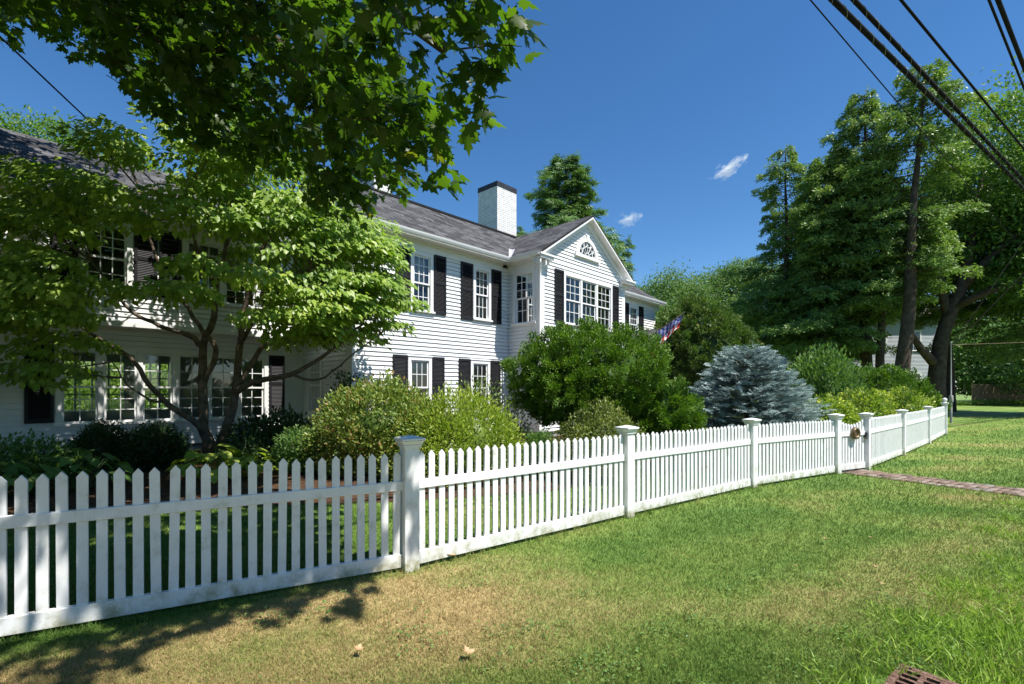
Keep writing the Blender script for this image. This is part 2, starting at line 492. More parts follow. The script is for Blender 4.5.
def shrub(name, c, R, mat, leaf=.07, nclump=260, per=45, spread=.16, seed=1, tpl=T_SIM, amp=.16, zmin=-.55, up=.5, core=.72, parent=None, sparse=0., bias=0., origin=None, tuft=0.):
    """mounded shrub: leaf clumps over a lumpy surface, a core inside painted dark as inner shade; tuft > 0 makes each clump a plume that fans out"""
    c = np.array(c, float); R = np.array(R, float)
    kk = np.arange(nclump) + .5; zz = zmin + (1 - zmin) * kk / nclump        # even spread of clumps, then jitter
    aa = kk * 2.399963; q_ = np.sqrt(1 - zz * zz)
    dirs = unit(np.stack([q_ * np.cos(aa), q_ * np.sin(aa), zz], 1) + rng.normal(size=(nclump, 3)) * .06)
    rr = bumps(dirs, seed, amp=amp) * (1 - (.16 + .12 * (tuft > 0)) * rng.random(nclump) ** 1.5 - sparse * rng.random(nclump) * .5)
    P = dirs * rr[:, None] * R
    n = nclump * per
    ci = np.repeat(np.arange(nclump), per)
    od = unit(dirs / R * R.mean())
    ax = unit(od * .8 + np.array([0, 0, up]) + rng.normal(size=(nclump, 3)) * .25)     # plume axis of each clump
    bl = ball(n, 2.2)
    if tuft:
        t = rng.random(n)
        off = ax[ci] * ((t - .75) * tuft)[:, None] + bl * spread * (.35 + .65 * (1 - np.abs(t - .55)))[:, None]
        D = unit(ax[ci] + bl * 1.1)
        N = unit(od[ci] * .7 + bl * .6 + np.array([0, 0, .6]) + rng.normal(size=(n, 3)) * .3)
        tip = t
    else:
        off = bl * spread * 1.9 - od[ci] * spread * .6
        D = unit(od[ci] * .9 + rng.normal(size=(n, 3)) * .55 + np.array([0, 0, up]))
        N = unit(od[ci] * .9 + rng.normal(size=(n, 3)) * .5 + np.array([0, 0, .7]))
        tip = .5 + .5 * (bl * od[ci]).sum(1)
    C = c + P[ci] + off
    S = leaf * rng.uniform(.6, 1.25, n)
    keep = C[:, 2] > .03
    cr = rng.random(nclump)
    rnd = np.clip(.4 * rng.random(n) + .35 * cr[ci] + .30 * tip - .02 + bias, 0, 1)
    ex = None
    if core:
        v, t = ICO
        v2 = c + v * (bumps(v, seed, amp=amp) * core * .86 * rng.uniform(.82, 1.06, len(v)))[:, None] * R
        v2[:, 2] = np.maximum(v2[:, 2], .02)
        ex = (v2, t, np.full(len(v2), .02))  # core takes the darkest leaf tone, standing in for the shaded inside
    if origin is not None:
        o_ = np.array(origin, float)
        C = C - o_
        if ex: ex = (ex[0] - o_, ex[1], ex[2])
    ob = leaves(name, C[keep], D[keep], N[keep], S[keep], tpl, mat, parent, rnd[keep], ex)
    if origin is not None and parent is None:
        ob.location = origin
    return ob


def plant(name, px, d, R, ztop, mat, label, cat='shrub', group=None, **kw):
    """a shrub that stands at pixel column px, depth d, with its base on the ground"""
    x = (px - 512) / F * d
    rz = kw.pop('rz', ztop * .62)
    o = shrub(name, (x, d, ztop - rz), (R[0], R[1], rz), mat, origin=(x, d, 0), **kw)
    mb = MB(); g_ = np.random.default_rng(int(px))
    for i in range(11):
        a = g_.uniform(0, 6.28); q = g_.uniform(.2, .78)
        mb.tube([(.05 * math.cos(a), .05 * math.sin(a), -.02), (R[0] * q * .6 * math.cos(a), R[1] * q * .6 * math.sin(a), ztop * .42), (R[0] * q * math.cos(a), R[1] * q * math.sin(a), ztop * (1 - .35 * q))], [.016, .011, .004], 5, False)
    mb.build('stems', M['bark'], o)
    return tag(o, label, cat, group)


def crown_clumps(c, R, nclump, per, spread, leaf, seed, amp=.2, zmin=-.8, inner=.5, flat=.5, up=.2):
    """tree crown: clumps spread through the volume, leaves inside each clump"""
    c = np.array(c, float); R = np.array(R, float)
    dirs = randdir(nclump, zmin)
    rad_ = (inner + (1 - inner) * rng.random(nclump) ** .5) * bumps(dirs, seed, amp=amp)
    P = c + dirs * rad_[:, None] * R
    n = nclump * per
    ci = np.repeat(np.arange(nclump), per)
    sp = spread * rng.uniform(.6, 1.3, nclump)[ci]
    off = ball(n, 2.2) * 1.9 * sp[:, None] * np.array([1, 1, flat])
    C = P[ci] + off
    D = unit(dirs[ci] * .5 + rng.normal(size=(n, 3)) * .8 + np.array([0, 0, -.2]))
    N = unit(rng.normal(size=(n, 3)) * .5 + np.array([0, 0, .8]) + dirs[ci] * .7)
    S = leaf * rng.uniform(.6, 1.25, n)
    rnd = np.clip(.55 * rng.random(n) + .45 * rng.random(nclump)[ci], 0, 1)
    return C, D, N, S, rnd


# ------------------------------------------------------------------ world, sun, camera
SUN_EL = rad(61)
SUN_H = Vector((.818, -.574))
w = bpy.data.worlds.new('World'); scene.world = w; w.use_nodes = True
nt = w.node_tree
sky = nt.nodes.new('ShaderNodeTexSky'); sky.sky_type = 'NISHITA'; sky.sun_disc = False
sky.sun_elevation = SUN_EL; sky.sun_rotation = math.atan2(SUN_H.x, SUN_H.y)
sky.air_density = 1.; sky.dust_density = .1; sky.ozone_density = 5.; sky.altitude = 300
bg = nt.nodes['Background']; bg.inputs['Strength'].default_value = .094
hs = nt.nodes.new('ShaderNodeHueSaturation'); hs.inputs['Saturation'].default_value = 1.2
nt.links.new(sky.outputs['Color'], hs.inputs['Color']); nt.links.new(hs.outputs['Color'], bg.inputs['Color'])
L = bpy.data.lights.new('sun', 'SUN'); L.energy = 5.0; L.angle = rad(.53); L.color = (1, .955, .88)
so = bpy.data.objects.new('sun', L); COL.objects.link(so)
sd = Vector((SUN_H.x * math.cos(SUN_EL), SUN_H.y * math.cos(SUN_EL), math.sin(SUN_EL)))
so.rotation_euler = (-sd).to_track_quat('-Z', 'Y').to_euler(); so.location = (8, -6, 20)
cam = bpy.data.cameras.new('camera'); co = bpy.data.objects.new('camera', cam); COL.objects.link(co)
co.location = (0, 0, EYE); co.rotation_euler = (rad(90), 0, 0)
cam.sensor_width = 36; cam.lens = F / 1024 * 36; cam.shift_y = (HY - 342) / 1024
cam.clip_start = .05; cam.clip_end = 5000
scene.camera = co
scene.view_settings.view_transform = 'Standard'; scene.view_settings.look = 'None'
scene.view_settings.exposure = .74; scene.view_settings.gamma = 1
scene.render.engine = 'CYCLES'
scene.cycles.use_denoising = True
scene.cycles.max_bounces = 7; scene.cycles.transparent_max_bounces = 12
scene.cycles.volume_bounces = 3

# ------------------------------------------------------------------ ground
POSTS = [(-3.06, 2.56), (-.79, 3.78), (1.26, 5.37), (3.43, 7.01), (5.41, 8.18), (6.21, 8.59), (8.34, 10.48), (10.83, 12.76), (13.66, 15.47)]
FDIR = Vector((.80, .60)); FNRM = Vector((.60, -.80))


def sheet(name, pts, z, mat, k='structure'):
    mb = MB(); mb.poly([(x, y, z) for x, y in pts], [(x, y) for x, y in pts])
    return kind(mb.build(name, mat), k)


sheet('ground', [(-900, -900), (900, -900), (900, 900), (-900, 900)], 0, M['ground'])
# mulch bed between the inner lawn and the house
bed = [(-11, 4.6), (-6.5, 5.3), (-3.6, 5.75), (-1.6, 6.05), (.3, 6.6), (2.2, 7.9), (4.2, 9.2), (5.4, 9.9), (7.6, 11.6), (10.4, 13.9), (13.3, 16.2), (14.5, 18.5), (9, 21), (2, 16), (-4, 12), (-8, 12), (-13, 8)]
sheet('mulch_bed', bed, .004, M['mulch'])
p0 = Vector((-.79, 3.78)) + FNRM * 4.6
sheet('road', [p0 - FDIR * 90, p0 + FDIR * 120, p0 + FDIR * 120 + FNRM * 7, p0 - FDIR * 90 + FNRM * 7], .004, M['asphalt'])

# brick walk from the gate
m, nt, out = newmat('old_red_brick')
a = nt.nodes.new('ShaderNodeAttribute'); a.attribute_name = 'rnd'
b = nd(nt, 'ShaderNodeBsdfPrincipled', Roughness=.9)
nt.links.new(ramp(nt, a.outputs['Fac'], [(0, (.12, .085, .065)), (.5, (.20, .135, .10)), (.8, (.26, .205, .165)), (1, (.19, .17, .155))]), b.inputs['Base Color'])
nt.links.new(b.outputs['BSDF'], out.inputs['Surface'])
M['brick'] = m
rnd = random.Random(3)
pd = Vector((.52, -.855)).normalized(); pn = Vector((pd.y, -pd.x)) * -1
pst = Vector((5.82, 8.36)) - pd * .6
V, Tt, R = [], [], []
for i in range(76):
    for j in range(3):
        cx = pst + pd * (i * .107 + rnd.uniform(-.006, .006)) + pn * ((j - 1) * .212 + rnd.uniform(-.010, .010))
        hx, hy, hz = .048 + rnd.uniform(-.003, .002), .098 + rnd.uniform(-.005, .002), .017 + rnd.uniform(-.010, .010)
        k = len(V); q = [(-hx, -hy), (hx, -hy), (hx, hy), (-hx, hy)]
        for s_, z in ((1, 0), (.95, hz)):
            for ax, ay in q:
                p = cx + pd * ax * s_ + pn * ay * s_; V.append((p.x, p.y, z))
        Tt += [[k + 4, k + 5, k + 6], [k + 4, k + 6, k + 7]]
        for e in range(4):
            f_ = (e + 1) % 4; Tt += [[k + e, k + f_, k + 4 + f_], [k + e, k + 4 + f_, k + 4 + e]]
        R += [rnd.random()] * 8
dummy = np.zeros((1, 3)) + [pst.x, pst.y, -1]
o = leaves('brick_path', dummy, np.array([[0, 1., 0]]), np.array([[0, 0, 1.]]), [.01], T_SIM, M['brick'], None, None, (np.array(V), np.array(Tt), np.array(R)))
kind(o, 'structure')
e0, e1 = pst, pst + pd * 8.2
sheet('path_bed', [e0 - pn * .34, e1 - pn * .34, e1 + pn * .34, e0 + pn * .34], .005, M['mulch'])


# ------------------------------------------------------------------ grass
def fence_side(x, y):
    """signed distance to the fence line, positive on the street side"""
    best = None
    d = np.full(len(x), 1e9); sgn = np.ones(len(x))
    for (ax, ay), (bx, by) in zip(POSTS, POSTS[1:]):
        ex, ey = bx - ax, by - ay; l2 = ex * ex + ey * ey
        t = np.clip(((x - ax) * ex + (y - ay) * ey) / l2, 0, 1)
        dx, dy = x - ax - t * ex, y - ay - t * ey
        dd = np.hypot(dx, dy); s_ = np.sign(dx * ey - dy * ex)
        k = dd < d; d[k] = dd[k]; sgn[k] = s_[k]
    return d * sgn


def inpoly(x, y, poly):
    r = np.zeros(len(x), bool); j = len(poly) - 1
    for i in range(len(poly)):
        xi, yi = poly[i]; xj, yj = poly[j]
        c = ((yi > y) != (yj > y)) & (x < (xj - xi) * (y - yi) / (yj - yi + 1e-12) + xi)
        r ^= c; j = i
    return r


def path_dist(x, y):
    return np.abs((x - pst.x) * pn.x + (y - pst.y) * pn.y), (x - pst.x) * pd.x + (y - pst.y) * pd.y


BLADE = (np.array([[-.5, 0, 0], [.5, 0, 0], [.34, .6, .10], [-.34, .6, .10], [0, 1, .32]], float), np.array([[0, 1, 2], [0, 2, 3], [3, 2, 4]]))


def blades(name, x, y, h, wdt, mat, lean=.45, rnd=None):
    n = len(x)
    C = np.stack([x, y, np.zeros(n)], 1)
    D = unit(np.stack([rng.normal(size=n) * lean, rng.normal(size=n) * lean, np.ones(n)], 1))
    az = rng.uniform(0, 2 * PI, n)
    N = np.stack([np.cos(az), np.sin(az), np.zeros(n)], 1)
    tv = BLADE[0]
    side = unit(np.cross(D, N)); N2 = np.cross(side, D)
    V = C[:, None] + tv[None, :, 0:1] * side[:, None] * wdt[:, None, None] + h[:, None, None] * (tv[None, :, 1:2] * D[:, None] + tv[None, :, 2:3] * N2[:, None])
    if rnd is None:
        rnd = rng.random(n)
    return leaves(name, np.zeros((1, 3)) - [0, 0, 1], np.array([[0, 1., 0]]), np.array([[0, 0, 1.]]), [.001], T_SIM, mat, None, None,
                  (V.reshape(-1, 3), (BLADE[1][None] + (np.arange(n) * 5)[:, None, None]).reshape(-1, 3), np.repeat(rnd, 5)))


def scatter(n, y0, y1, xa=-1.12, xb=1.12):
    # even on the image: nearer ground gets more blades
    u = rng.random(n); y = 1 / (1 / y0 + u * (1 / y1 - 1 / y0))
    x = y * rng.uniform(xa, xb, n)
    return x, y


x, y = scatter(430000, 2.05, 26)
pdist, pal = path_dist(x, y)
fs = fence_side(x, y)
ok = ~inpoly(x, y, bed) & ~((pdist < .335 - .09 * rng.random(len(x)) ** 2) & (pal > .3)) & (np.abs(fs) > .03) & ~((np.abs(x - 1.89) < .20) & (np.abs(y - 2.2) < .17))
ok &= ~((fs < 0) & (y > 9))
x, y, fs = x[ok], y[ok], fs[ok]
h = rng.uniform(.014, .036, len(x)) * (1 + .9 * (np.abs(fs) < .09)) * np.clip(y / 4, .8, 1.8)
h *= .72 + .55 * np.clip(.5 + .22 * (np.sin(x * 23 + 3 * np.sin(y * 9)) + np.sin(y * 19 + 2 * np.sin(x * 13)) + np.sin((x - y) * 41)), 0, 1)      # tufts
wd = rng.uniform(.0022, .0042, len(x)) * np.clip(y / 3, 1, 5)
g = kind(blades('lawn_grass', x, y, h, wd, M['blade'], .55), 'stuff')
# dead thatch lying between the blades
xt, yt = scatter(34000, 2.05, 9); ft_s = fence_side(xt, yt)
kt = (ft_s > .03) & ~((path_dist(xt, yt)[0] < .3) & (path_dist(xt, yt)[1] > .3))
nt_ = int(kt.sum())
kind(blades('dead_thatch', xt[kt], yt[kt], rng.uniform(.02, .05, nt_), rng.uniform(.0015, .003, nt_), M['blade'], 2.2, rng.uniform(.8, 1.35, nt_)), 'stuff')
# clover
xc, yc = [], []
for i in range(46):
    cy = 1 / rng.uniform(1 / 7., 1 / 2.1); cx = cy * rng.uniform(-.5, 1.05); kq = int(rng.integers(15, 70))
    xc.append(cx + rng.normal(size=kq) * .09); yc.append(cy + rng.normal(size=kq) * .06)
xc, yc = np.concatenate(xc), np.concatenate(yc); kc = fence_side(xc, yc) > .08
xc, yc = xc[kc], yc[kc]; nc_ = len(xc)
kind(leaves('clover', np.stack([xc, yc, rng.uniform(.018, .045, nc_)], 1), unit(rng.normal(size=(nc_, 3)) * [1, 1, .15]), unit(rng.normal(size=(nc_, 3)) * .3 + [0, 0, 1.]), rng.uniform(.014, .026, nc_), T_BROAD, M['shrub']), 'stuff')
# lush crabgrass by the drain and at the right
xs, ys = [], []
for i in range(150):
    d = 1 / rng.uniform(1 / 4.3, 1 / 2.15); px = rng.uniform(820, 1050)
    cx, cy = (px - 512) / F * d, d
    lim = 850 + (d - 2.2) * 75
    if px < lim + rng.normal() * 25:
        continue
    k = int(rng.integers(22, 60))
    xs.append(cx + rng.normal(size=k) * .07); ys.append(cy + rng.normal(size=k) * .07)
for px, py in ((1015, 505), (1020, 540), (985, 530), (955, 590), (1000, 620), (985, 595), (905, 620), (960, 630), (925, 650), (1000, 560), (1010, 520), (1018, 640), (880, 650), (990, 670)):
    p = at(px, py, 1); d = F * EYE / (py - HY); cx = (px - 512) / F * d
    k = 130; xs.append(cx + rng.normal(size=k) * .10); ys.append(d + rng.normal(size=k) * .10)
x, y = np.concatenate(xs), np.concatenate(ys)
ok = ~((np.abs(x - 1.89) < .17) & (np.abs(y - 2.2) < .15))
x, y = x[ok], y[ok]
kind(blades('crabgrass', x, y, rng.uniform(.035, .10, len(x)), rng.uniform(.004, .009, len(x)), M['crab'], .8), 'stuff')

# ------------------------------------------------------------------ fence
def pline(mb, p, q, w0, z0, z1, off=0.):
    """a board from p to q (plan), width w0 across, z0..z1"""
    p, q = Vector(p), Vector(q); d = (q - p).normalized(); n = Vector((d.y, -d.x))
    p, q = p + n * off, q + n * off
    c = [p - n * w0 / 2, q - n * w0 / 2, q + n * w0 / 2, p + n * w0 / 2]
    mb.hexa([(v.x, v.y, z0) for v in c] + [(v.x, v.y, z1) for v in c])


def picket_mesh(mb, c, d, wd, th, z0, z1, lean=0.):
    n = Vector((d.y, -d.x)); pk = wd * .62
    k = len(mb.v)
    for s_ in (-1, 1):
        for a_, z in ((-wd / 2, z0), (wd / 2, z0), (wd / 2, z1 - pk), (0, z1), (-wd / 2, z1 - pk)):
            p = c + d * (a_ + lean * z) + n * th / 2 * s_; mb.v.append((p.x, p.y, z))
    fs_ = [(0, 1, 2, 3, 4), (9, 8, 7, 6, 5)] + [(i, i + 5, (i + 1) % 5 + 5, (i + 1) % 5) for i in range(5)]
    for f_ in fs_:
        mb.f.append(tuple(k + i for i in f_)); mb.uv.append([(0, 0)] * len(f_))


def post(x, y, ang, top, parent, wd=.118, ball=False):
    mb = MB(); d = Vector((math.cos(ang), math.sin(ang))); n = Vector((d.y, -d.x)); c = Vector((x, y))

    def ring(m_, w1, z1, w2, z2):
        q = [(-1, -1), (1, -1), (1, 1), (-1, 1)]
        m_.hexa([(*(c + d * a_ * w1 / 2 + n * b_ * w1 / 2), z1) for a_, b_ in q] + [(*(c + d * a_ * w2 / 2 + n * b_ * w2 / 2), z2) for a_, b_ in q])
    ring(mb, wd, 0, wd, top - .075)
    po = mb.build('post', M['fence'], parent, bevel=.004)
    mc = MB()
    ring(mc, wd + .022, top - .085, wd + .026, top - .066)
    ring(mc, wd + .030, top - .064, wd + .062, top - .034)
    ring(mc, wd + .070, top - .032, wd + .070, top - .016)
    ring(mc, wd + .062, top - .015, .03, top + .004)
    if ball:
        mc.lathe([(0, 0), (.03, .0), (.03, .02), (.055, .045), (.065, .08), (.055, .115), (.03, .14), (0, .145)], (x, y, top), 14)
    mc.build('post_cap', M['fence'], po, bevel=.002)
    return po


def panel(p, q, parent, PT):
    p, q = Vector(p), Vector(q); d = (q - p).normalized(); Ln = (q - p).length
    a0, a1 = p + d * .055, q - d * .055
    mb = MB(); pline(mb, a0, a1, .042, .035, .135); pline(mb, a0, a1, .042, .622, .690)
    tr_ = mb.build('rails', M['fence'], parent, bevel=.003)
    N_ = max(3, round((Ln - .12) / .0872)); st = (Ln - .12) / N_
    for i in range(N_):
        mb = MB(); picket_mesh(mb, p + d * (.06 + st * (i + .5) + rnd.uniform(-.0015, .0015)), d, .052, .018, .05, PT + rnd.uniform(-.007, .007), rnd.gauss(0, .0045))
        mb.build('picket', M['fence'], tr_)


def fence_run(idx, label, tops, PT, first=True, last=True, ballend=False):
    e_ = empty('picket_fence', (0, 0, 0)); tag(e_, label, 'fence', 'white picket fence along the lawn')
    for k, i in enumerate(idx):
        a_, b_ = POSTS[max(i - 1, 0)], POSTS[min(i + 1, len(POSTS) - 1)]
        ang = math.atan2(b_[1] - a_[1], b_[0] - a_[0])
        post(*POSTS[i], ang, tops[k], e_, ball=(ballend and k == len(idx) - 1))
    for k, i in enumerate(idx[:-1]):
        panel(POSTS[i], POSTS[i + 1], e_, PT[k])
    return e_


fence_run([0, 1, 2, 3, 4], 'long straight run of white picket fence from the maple shade up to the gate', [1.03, 1.035, 1.0, .99, 1.0], [.915, .912, .905, .905])
fence_run([5, 6, 7, 8], 'white picket fence curving away beyond the gate below the variegated hedge', [1.0, .985, .985, 1.02], [.90, .90, .90], ballend=True)

# gate
ge = empty('garden_gate', (*POSTS[4], 0)); tag(ge, 'white picket gate with scooped top and a bronze round plaque', 'gate')
gp, gq = Vector(POSTS[4]), Vector(POSTS[5]); gd = (gq - gp).normalized(); gn = Vector((gd.y, -gd.x)); gl_ = (gq - gp).length
def rel(mb):
    mb.v = [(v[0] - gp.x, v[1] - gp.y, v[2]) for v in mb.v]; return mb
a0, a1 = gp + gd * .075, gq - gd * .075
for z0, z1, nm in ((.045, .145, 'bottom_rail'), (.615, .685, 'top_rail')):
    mb = MB(); pline(mb, a0, a1, .05, z0, z1); rel(mb).build(nm, M['fence'], ge, bevel=.003)
N_ = 9
for i in range(N_):
    t = (i + .5) / N_; c = a0 + (a1 - a0) * t
    mb = MB(); picket_mesh(mb, c, gd, .052, .018, .06, .90 - .085 * math.sin(PI * t)); rel(mb).build('picket', M['fence'], ge)
mb = MB()
c0, c1 = a0 + gn * -.035, a1 + gn * -.035
mb.tube([(c0.x, c0.y, .15), (c1.x, c1.y, .62)], .02, 6); rel(mb).build('brace', M['fence'], ge)
pc = a0 + (a1 - a0) * .52
mb = MB(); pf = lambda a_, b_, c_: (pc.x + gd.x * a_ + gn.x * (c_ + .03), pc.y + gd.y * a_ + gn.y * (c_ + .03), .66 + b_)
prof = [(.0, .03), (.035, .034), (.055, .026), (.062, .05), (.085, .062), (.10, .05), (.105, .02), (.098, 0)]
base = len(mb.v)
for r_, c_ in prof:
    for k in range(24):
        t = 2 * PI * k / 24; mb.v.append(pf(r_ * math.cos(t), r_ * math.sin(t), c_))
for i in range(len(prof) - 1):
    for k in range(24):
        k2 = (k + 1) % 24; mb.f.append((base + i * 24 + k, base + i * 24 + k2, base + (i + 1) * 24 + k2, base + (i + 1) * 24 + k)); mb.uv.append([(0, 0)] * 4)
pl = rel(mb).build('plaque', M['bronze'], ge, smooth=True); pl['label'] = 'round bronze plaque with a raised rim'
mb = MB()
lc = a1 + gn * .04
mb.tube([(lc.x + gd.x * .045 * math.cos(t), lc.y + gd.y * .045 * math.cos(t), .60 + .045 * math.sin(t)) for t in [k * PI / 8 for k in range(17)]], .008, 6)
mb.box(-.02, .02, -.0, .03, .58, .66, lambda a_, b_, c_: (lc.x + gd.x * a_ - gn.x * b_, lc.y + gd.y * a_ - gn.y * b_, c_))
rel(mb).build('latch', M['iron'], ge)

# storm drain
de = empty('storm_drain_grate', (1.87, 2.17, 0), rad(38)); tag(de, 'rusty cast iron storm drain grate sunk in the grass', 'drain'); de.scale = (.72, .72, .8)
mb = MB()
for (a_, b_, c_, d_) in ((-.30, .30, -.24, -.20), (-.30, .30, .20, .24), (-.30, -.26, -.20, .20), (.26, .30, -.20, .20)):
    mb.box(a_, b_, c_, d_, 0, .034)
mb.build('frame', M['rust'], de, bevel=.003)
mb = MB()
for i in range(8):
    mb.box(-.258 + i * .0705, -.232 + i * .0705, -.198, .198, .008, .030)
for j in range(3):
    mb.box(-.258, .258, -.115 + j * .10, -.085 + j * .10, .006, .0285)
mb.build('bars', M['rust'], de, bevel=.002)
mb = MB(); mb.box(-.259, .259, -.199, .199, .002, .0055); mb.build('pit_shade_plate', M['pit_shade_plate'], de)  # flat near-black plate above the ground, painted as the shade below the bars

# fallen leaves
FL = [(470, 663, .068, 'large pale fallen leaf lying near the bottom edge of the lawn'), (455, 561, .07, 'tan fallen leaf close to the foot of the tall fence post'),
      (828, 545, .07, 'pale fallen leaf on the greenest stretch of lawn at right'), (873, 543, .05, 'faint fallen leaf level with the pale one, further right'),
      (878, 573, .055, 'orange brown fallen leaf on the lawn near the crabgrass'), (885, 591, .045, 'small reddish fallen leaf right at the crabgrass edge'),
      (798, 572, .035, 'tiny dark fallen leaf left of the orange brown one'), (358, 659, .05, 'small tan fallen leaf beside the tree shadow on dry grass')]
for px, py, s_, lab in FL:
    d = F * EYE / (py - HY); x_ = (px - 512) / F * d
    a_ = rng.uniform(0, 6.28)
    o = leaves('fallen_leaf', np.zeros((1, 3)), np.array([[math.cos(a_), math.sin(a_), .15]]), np.array([[.2, .1, 1.]]), [s_], (T_MAP[0] * [1, 1, -1.6], T_MAP[1]), M['brown_leaf'])
    o.location = (x_, d, .045); tag(o, lab, 'leaf', 'fallen leaves on the lawn')

# ------------------------------------------------------------------ the house
HOUSE = empty('colonial_house', (-3.71, 11.36, 0), rad(46.9))
tag(HOUSE, 'white clapboard colonial house with black shutters, projecting gable and grey shingle roof', 'house')
FRONT = lambda y0: (lambda a_, b_, c_: (a_, y0 - c_, b_))         # a along the wall, b up, c out of the wall
LEFT = lambda x0: (lambda a_, b_, c_: (x0 - c_, a_, b_))
RIGHT = lambda x0: (lambda a_, b_, c_: (x0 + c_, a_, b_))
BACK = lambda y0: (lambda a_, b_, c_: (a_, y0 + c_, b_))
EXPO = .108


def siding(name, T, span, z0, z1, holes=(), parent=HOUSE, mat=None, backing=True):
    """lapped clapboards; span(z) gives the run (a0, a1); holes = (a0, a1, b0, b1)"""
    mb = MB(); mb.mi = []; z = z0; jr = random.Random(len(name) + int(z0 * 100))
    cuts = sorted(set([q for h_ in holes for q in (h_[2], h_[3])]))
    while z < z1 - 1e-6:
        top = min(z + EXPO, z1)
        lev = [z] + [c_ for c_ in cuts if z + 1e-4 < c_ < top - 1e-4] + [top]
        for b0, b1 in zip(lev, lev[1:]):
            mid = (b0 + b1) / 2
            s0, s1 = span(b0), span(b1)
            gaps = sorted((h_[0], h_[1]) for h_ in holes if h_[2] < mid < h_[3])
            runs, cur0, cur1 = [], s0[0], s1[0]
            for g0, g1 in gaps:
                runs.append((cur0, g0, cur1, g0)); cur0 = cur1 = g1
            runs.append((cur0, s0[1], cur1, s1[1]))
            k0, k1 = .027 * (1 - (b0 - z) / EXPO), .027 * (1 - (b1 - z) / EXPO)
            for r0, r1, q0, q1 in runs:
                if r1 - r0 < .01:
                    continue
                if b0 == z and len(lev) == 2 and r1 - r0 > 1.2 and abs(r0 - q0) < .01 and jr.random() < .6:
                    j_ = r0 + (r1 - r0) * jr.uniform(.2, .8)
                    mb.poly([T(j_ - .0035, b0, k0 + .0006), T(j_ + .0035, b0, k0 + .0006), T(j_ + .0035, b1, k1 + .0006), T(j_ - .0035, b1, k1 + .0006)]); mb.mi.append(len(mb.f) - 1)
                e_ = .006 if b1 == top and top < z1 - .02 else 0          # the open joint under the next board
                mb.poly([T(r0, b0, k0), T(r1, b0, k0), T(q1, b1 - e_, k1), T(q0, b1 - e_, k1)])
                if b0 == z:
                    mb.poly([T(r0, b0, -.029), T(r1, b0, -.029), T(r1, b0, k0), T(r0, b0, k0)])
                if e_:
                    mb.poly([T(q0, b1 - e_, k1), T(q1, b1 - e_, k1), T(q1, b1 - e_, -.029), T(q0, b1 - e_, -.029)])
        z = top
    if backing:                     # inner face of the wall, plaster side, same openings
        zs = sorted(set([z0, z1] + cuts + ([2.76] if z0 < 2.7 < z1 else [])))
        for b0, b1 in zip(zs, zs[1:]):
            mid = (b0 + b1) / 2; s0, s1 = span(b0), span(b1); cur0, cur1 = s0[0], s1[0]
            for g0, g1 in sorted((h_[0], h_[1]) for h_ in holes if h_[2] < mid < h_[3]):
                mb.poly([T(cur0, b0, -.03), T(g0, b0, -.03), T(g0, b1, -.03), T(cur1, b1, -.03)]); cur0 = cur1 = g1
            mb.poly([T(cur0, b0, -.03), T(s0[1], b0, -.03), T(s1[1], b1, -.03), T(cur1, b1, -.03)])
    o_ = mb.build(name, mat or M['paint'], parent)
    o_.data.materials.append(M['joint'])
    for i in mb.mi:
        o_.data.polygons[i].material_index = 1
    return o_


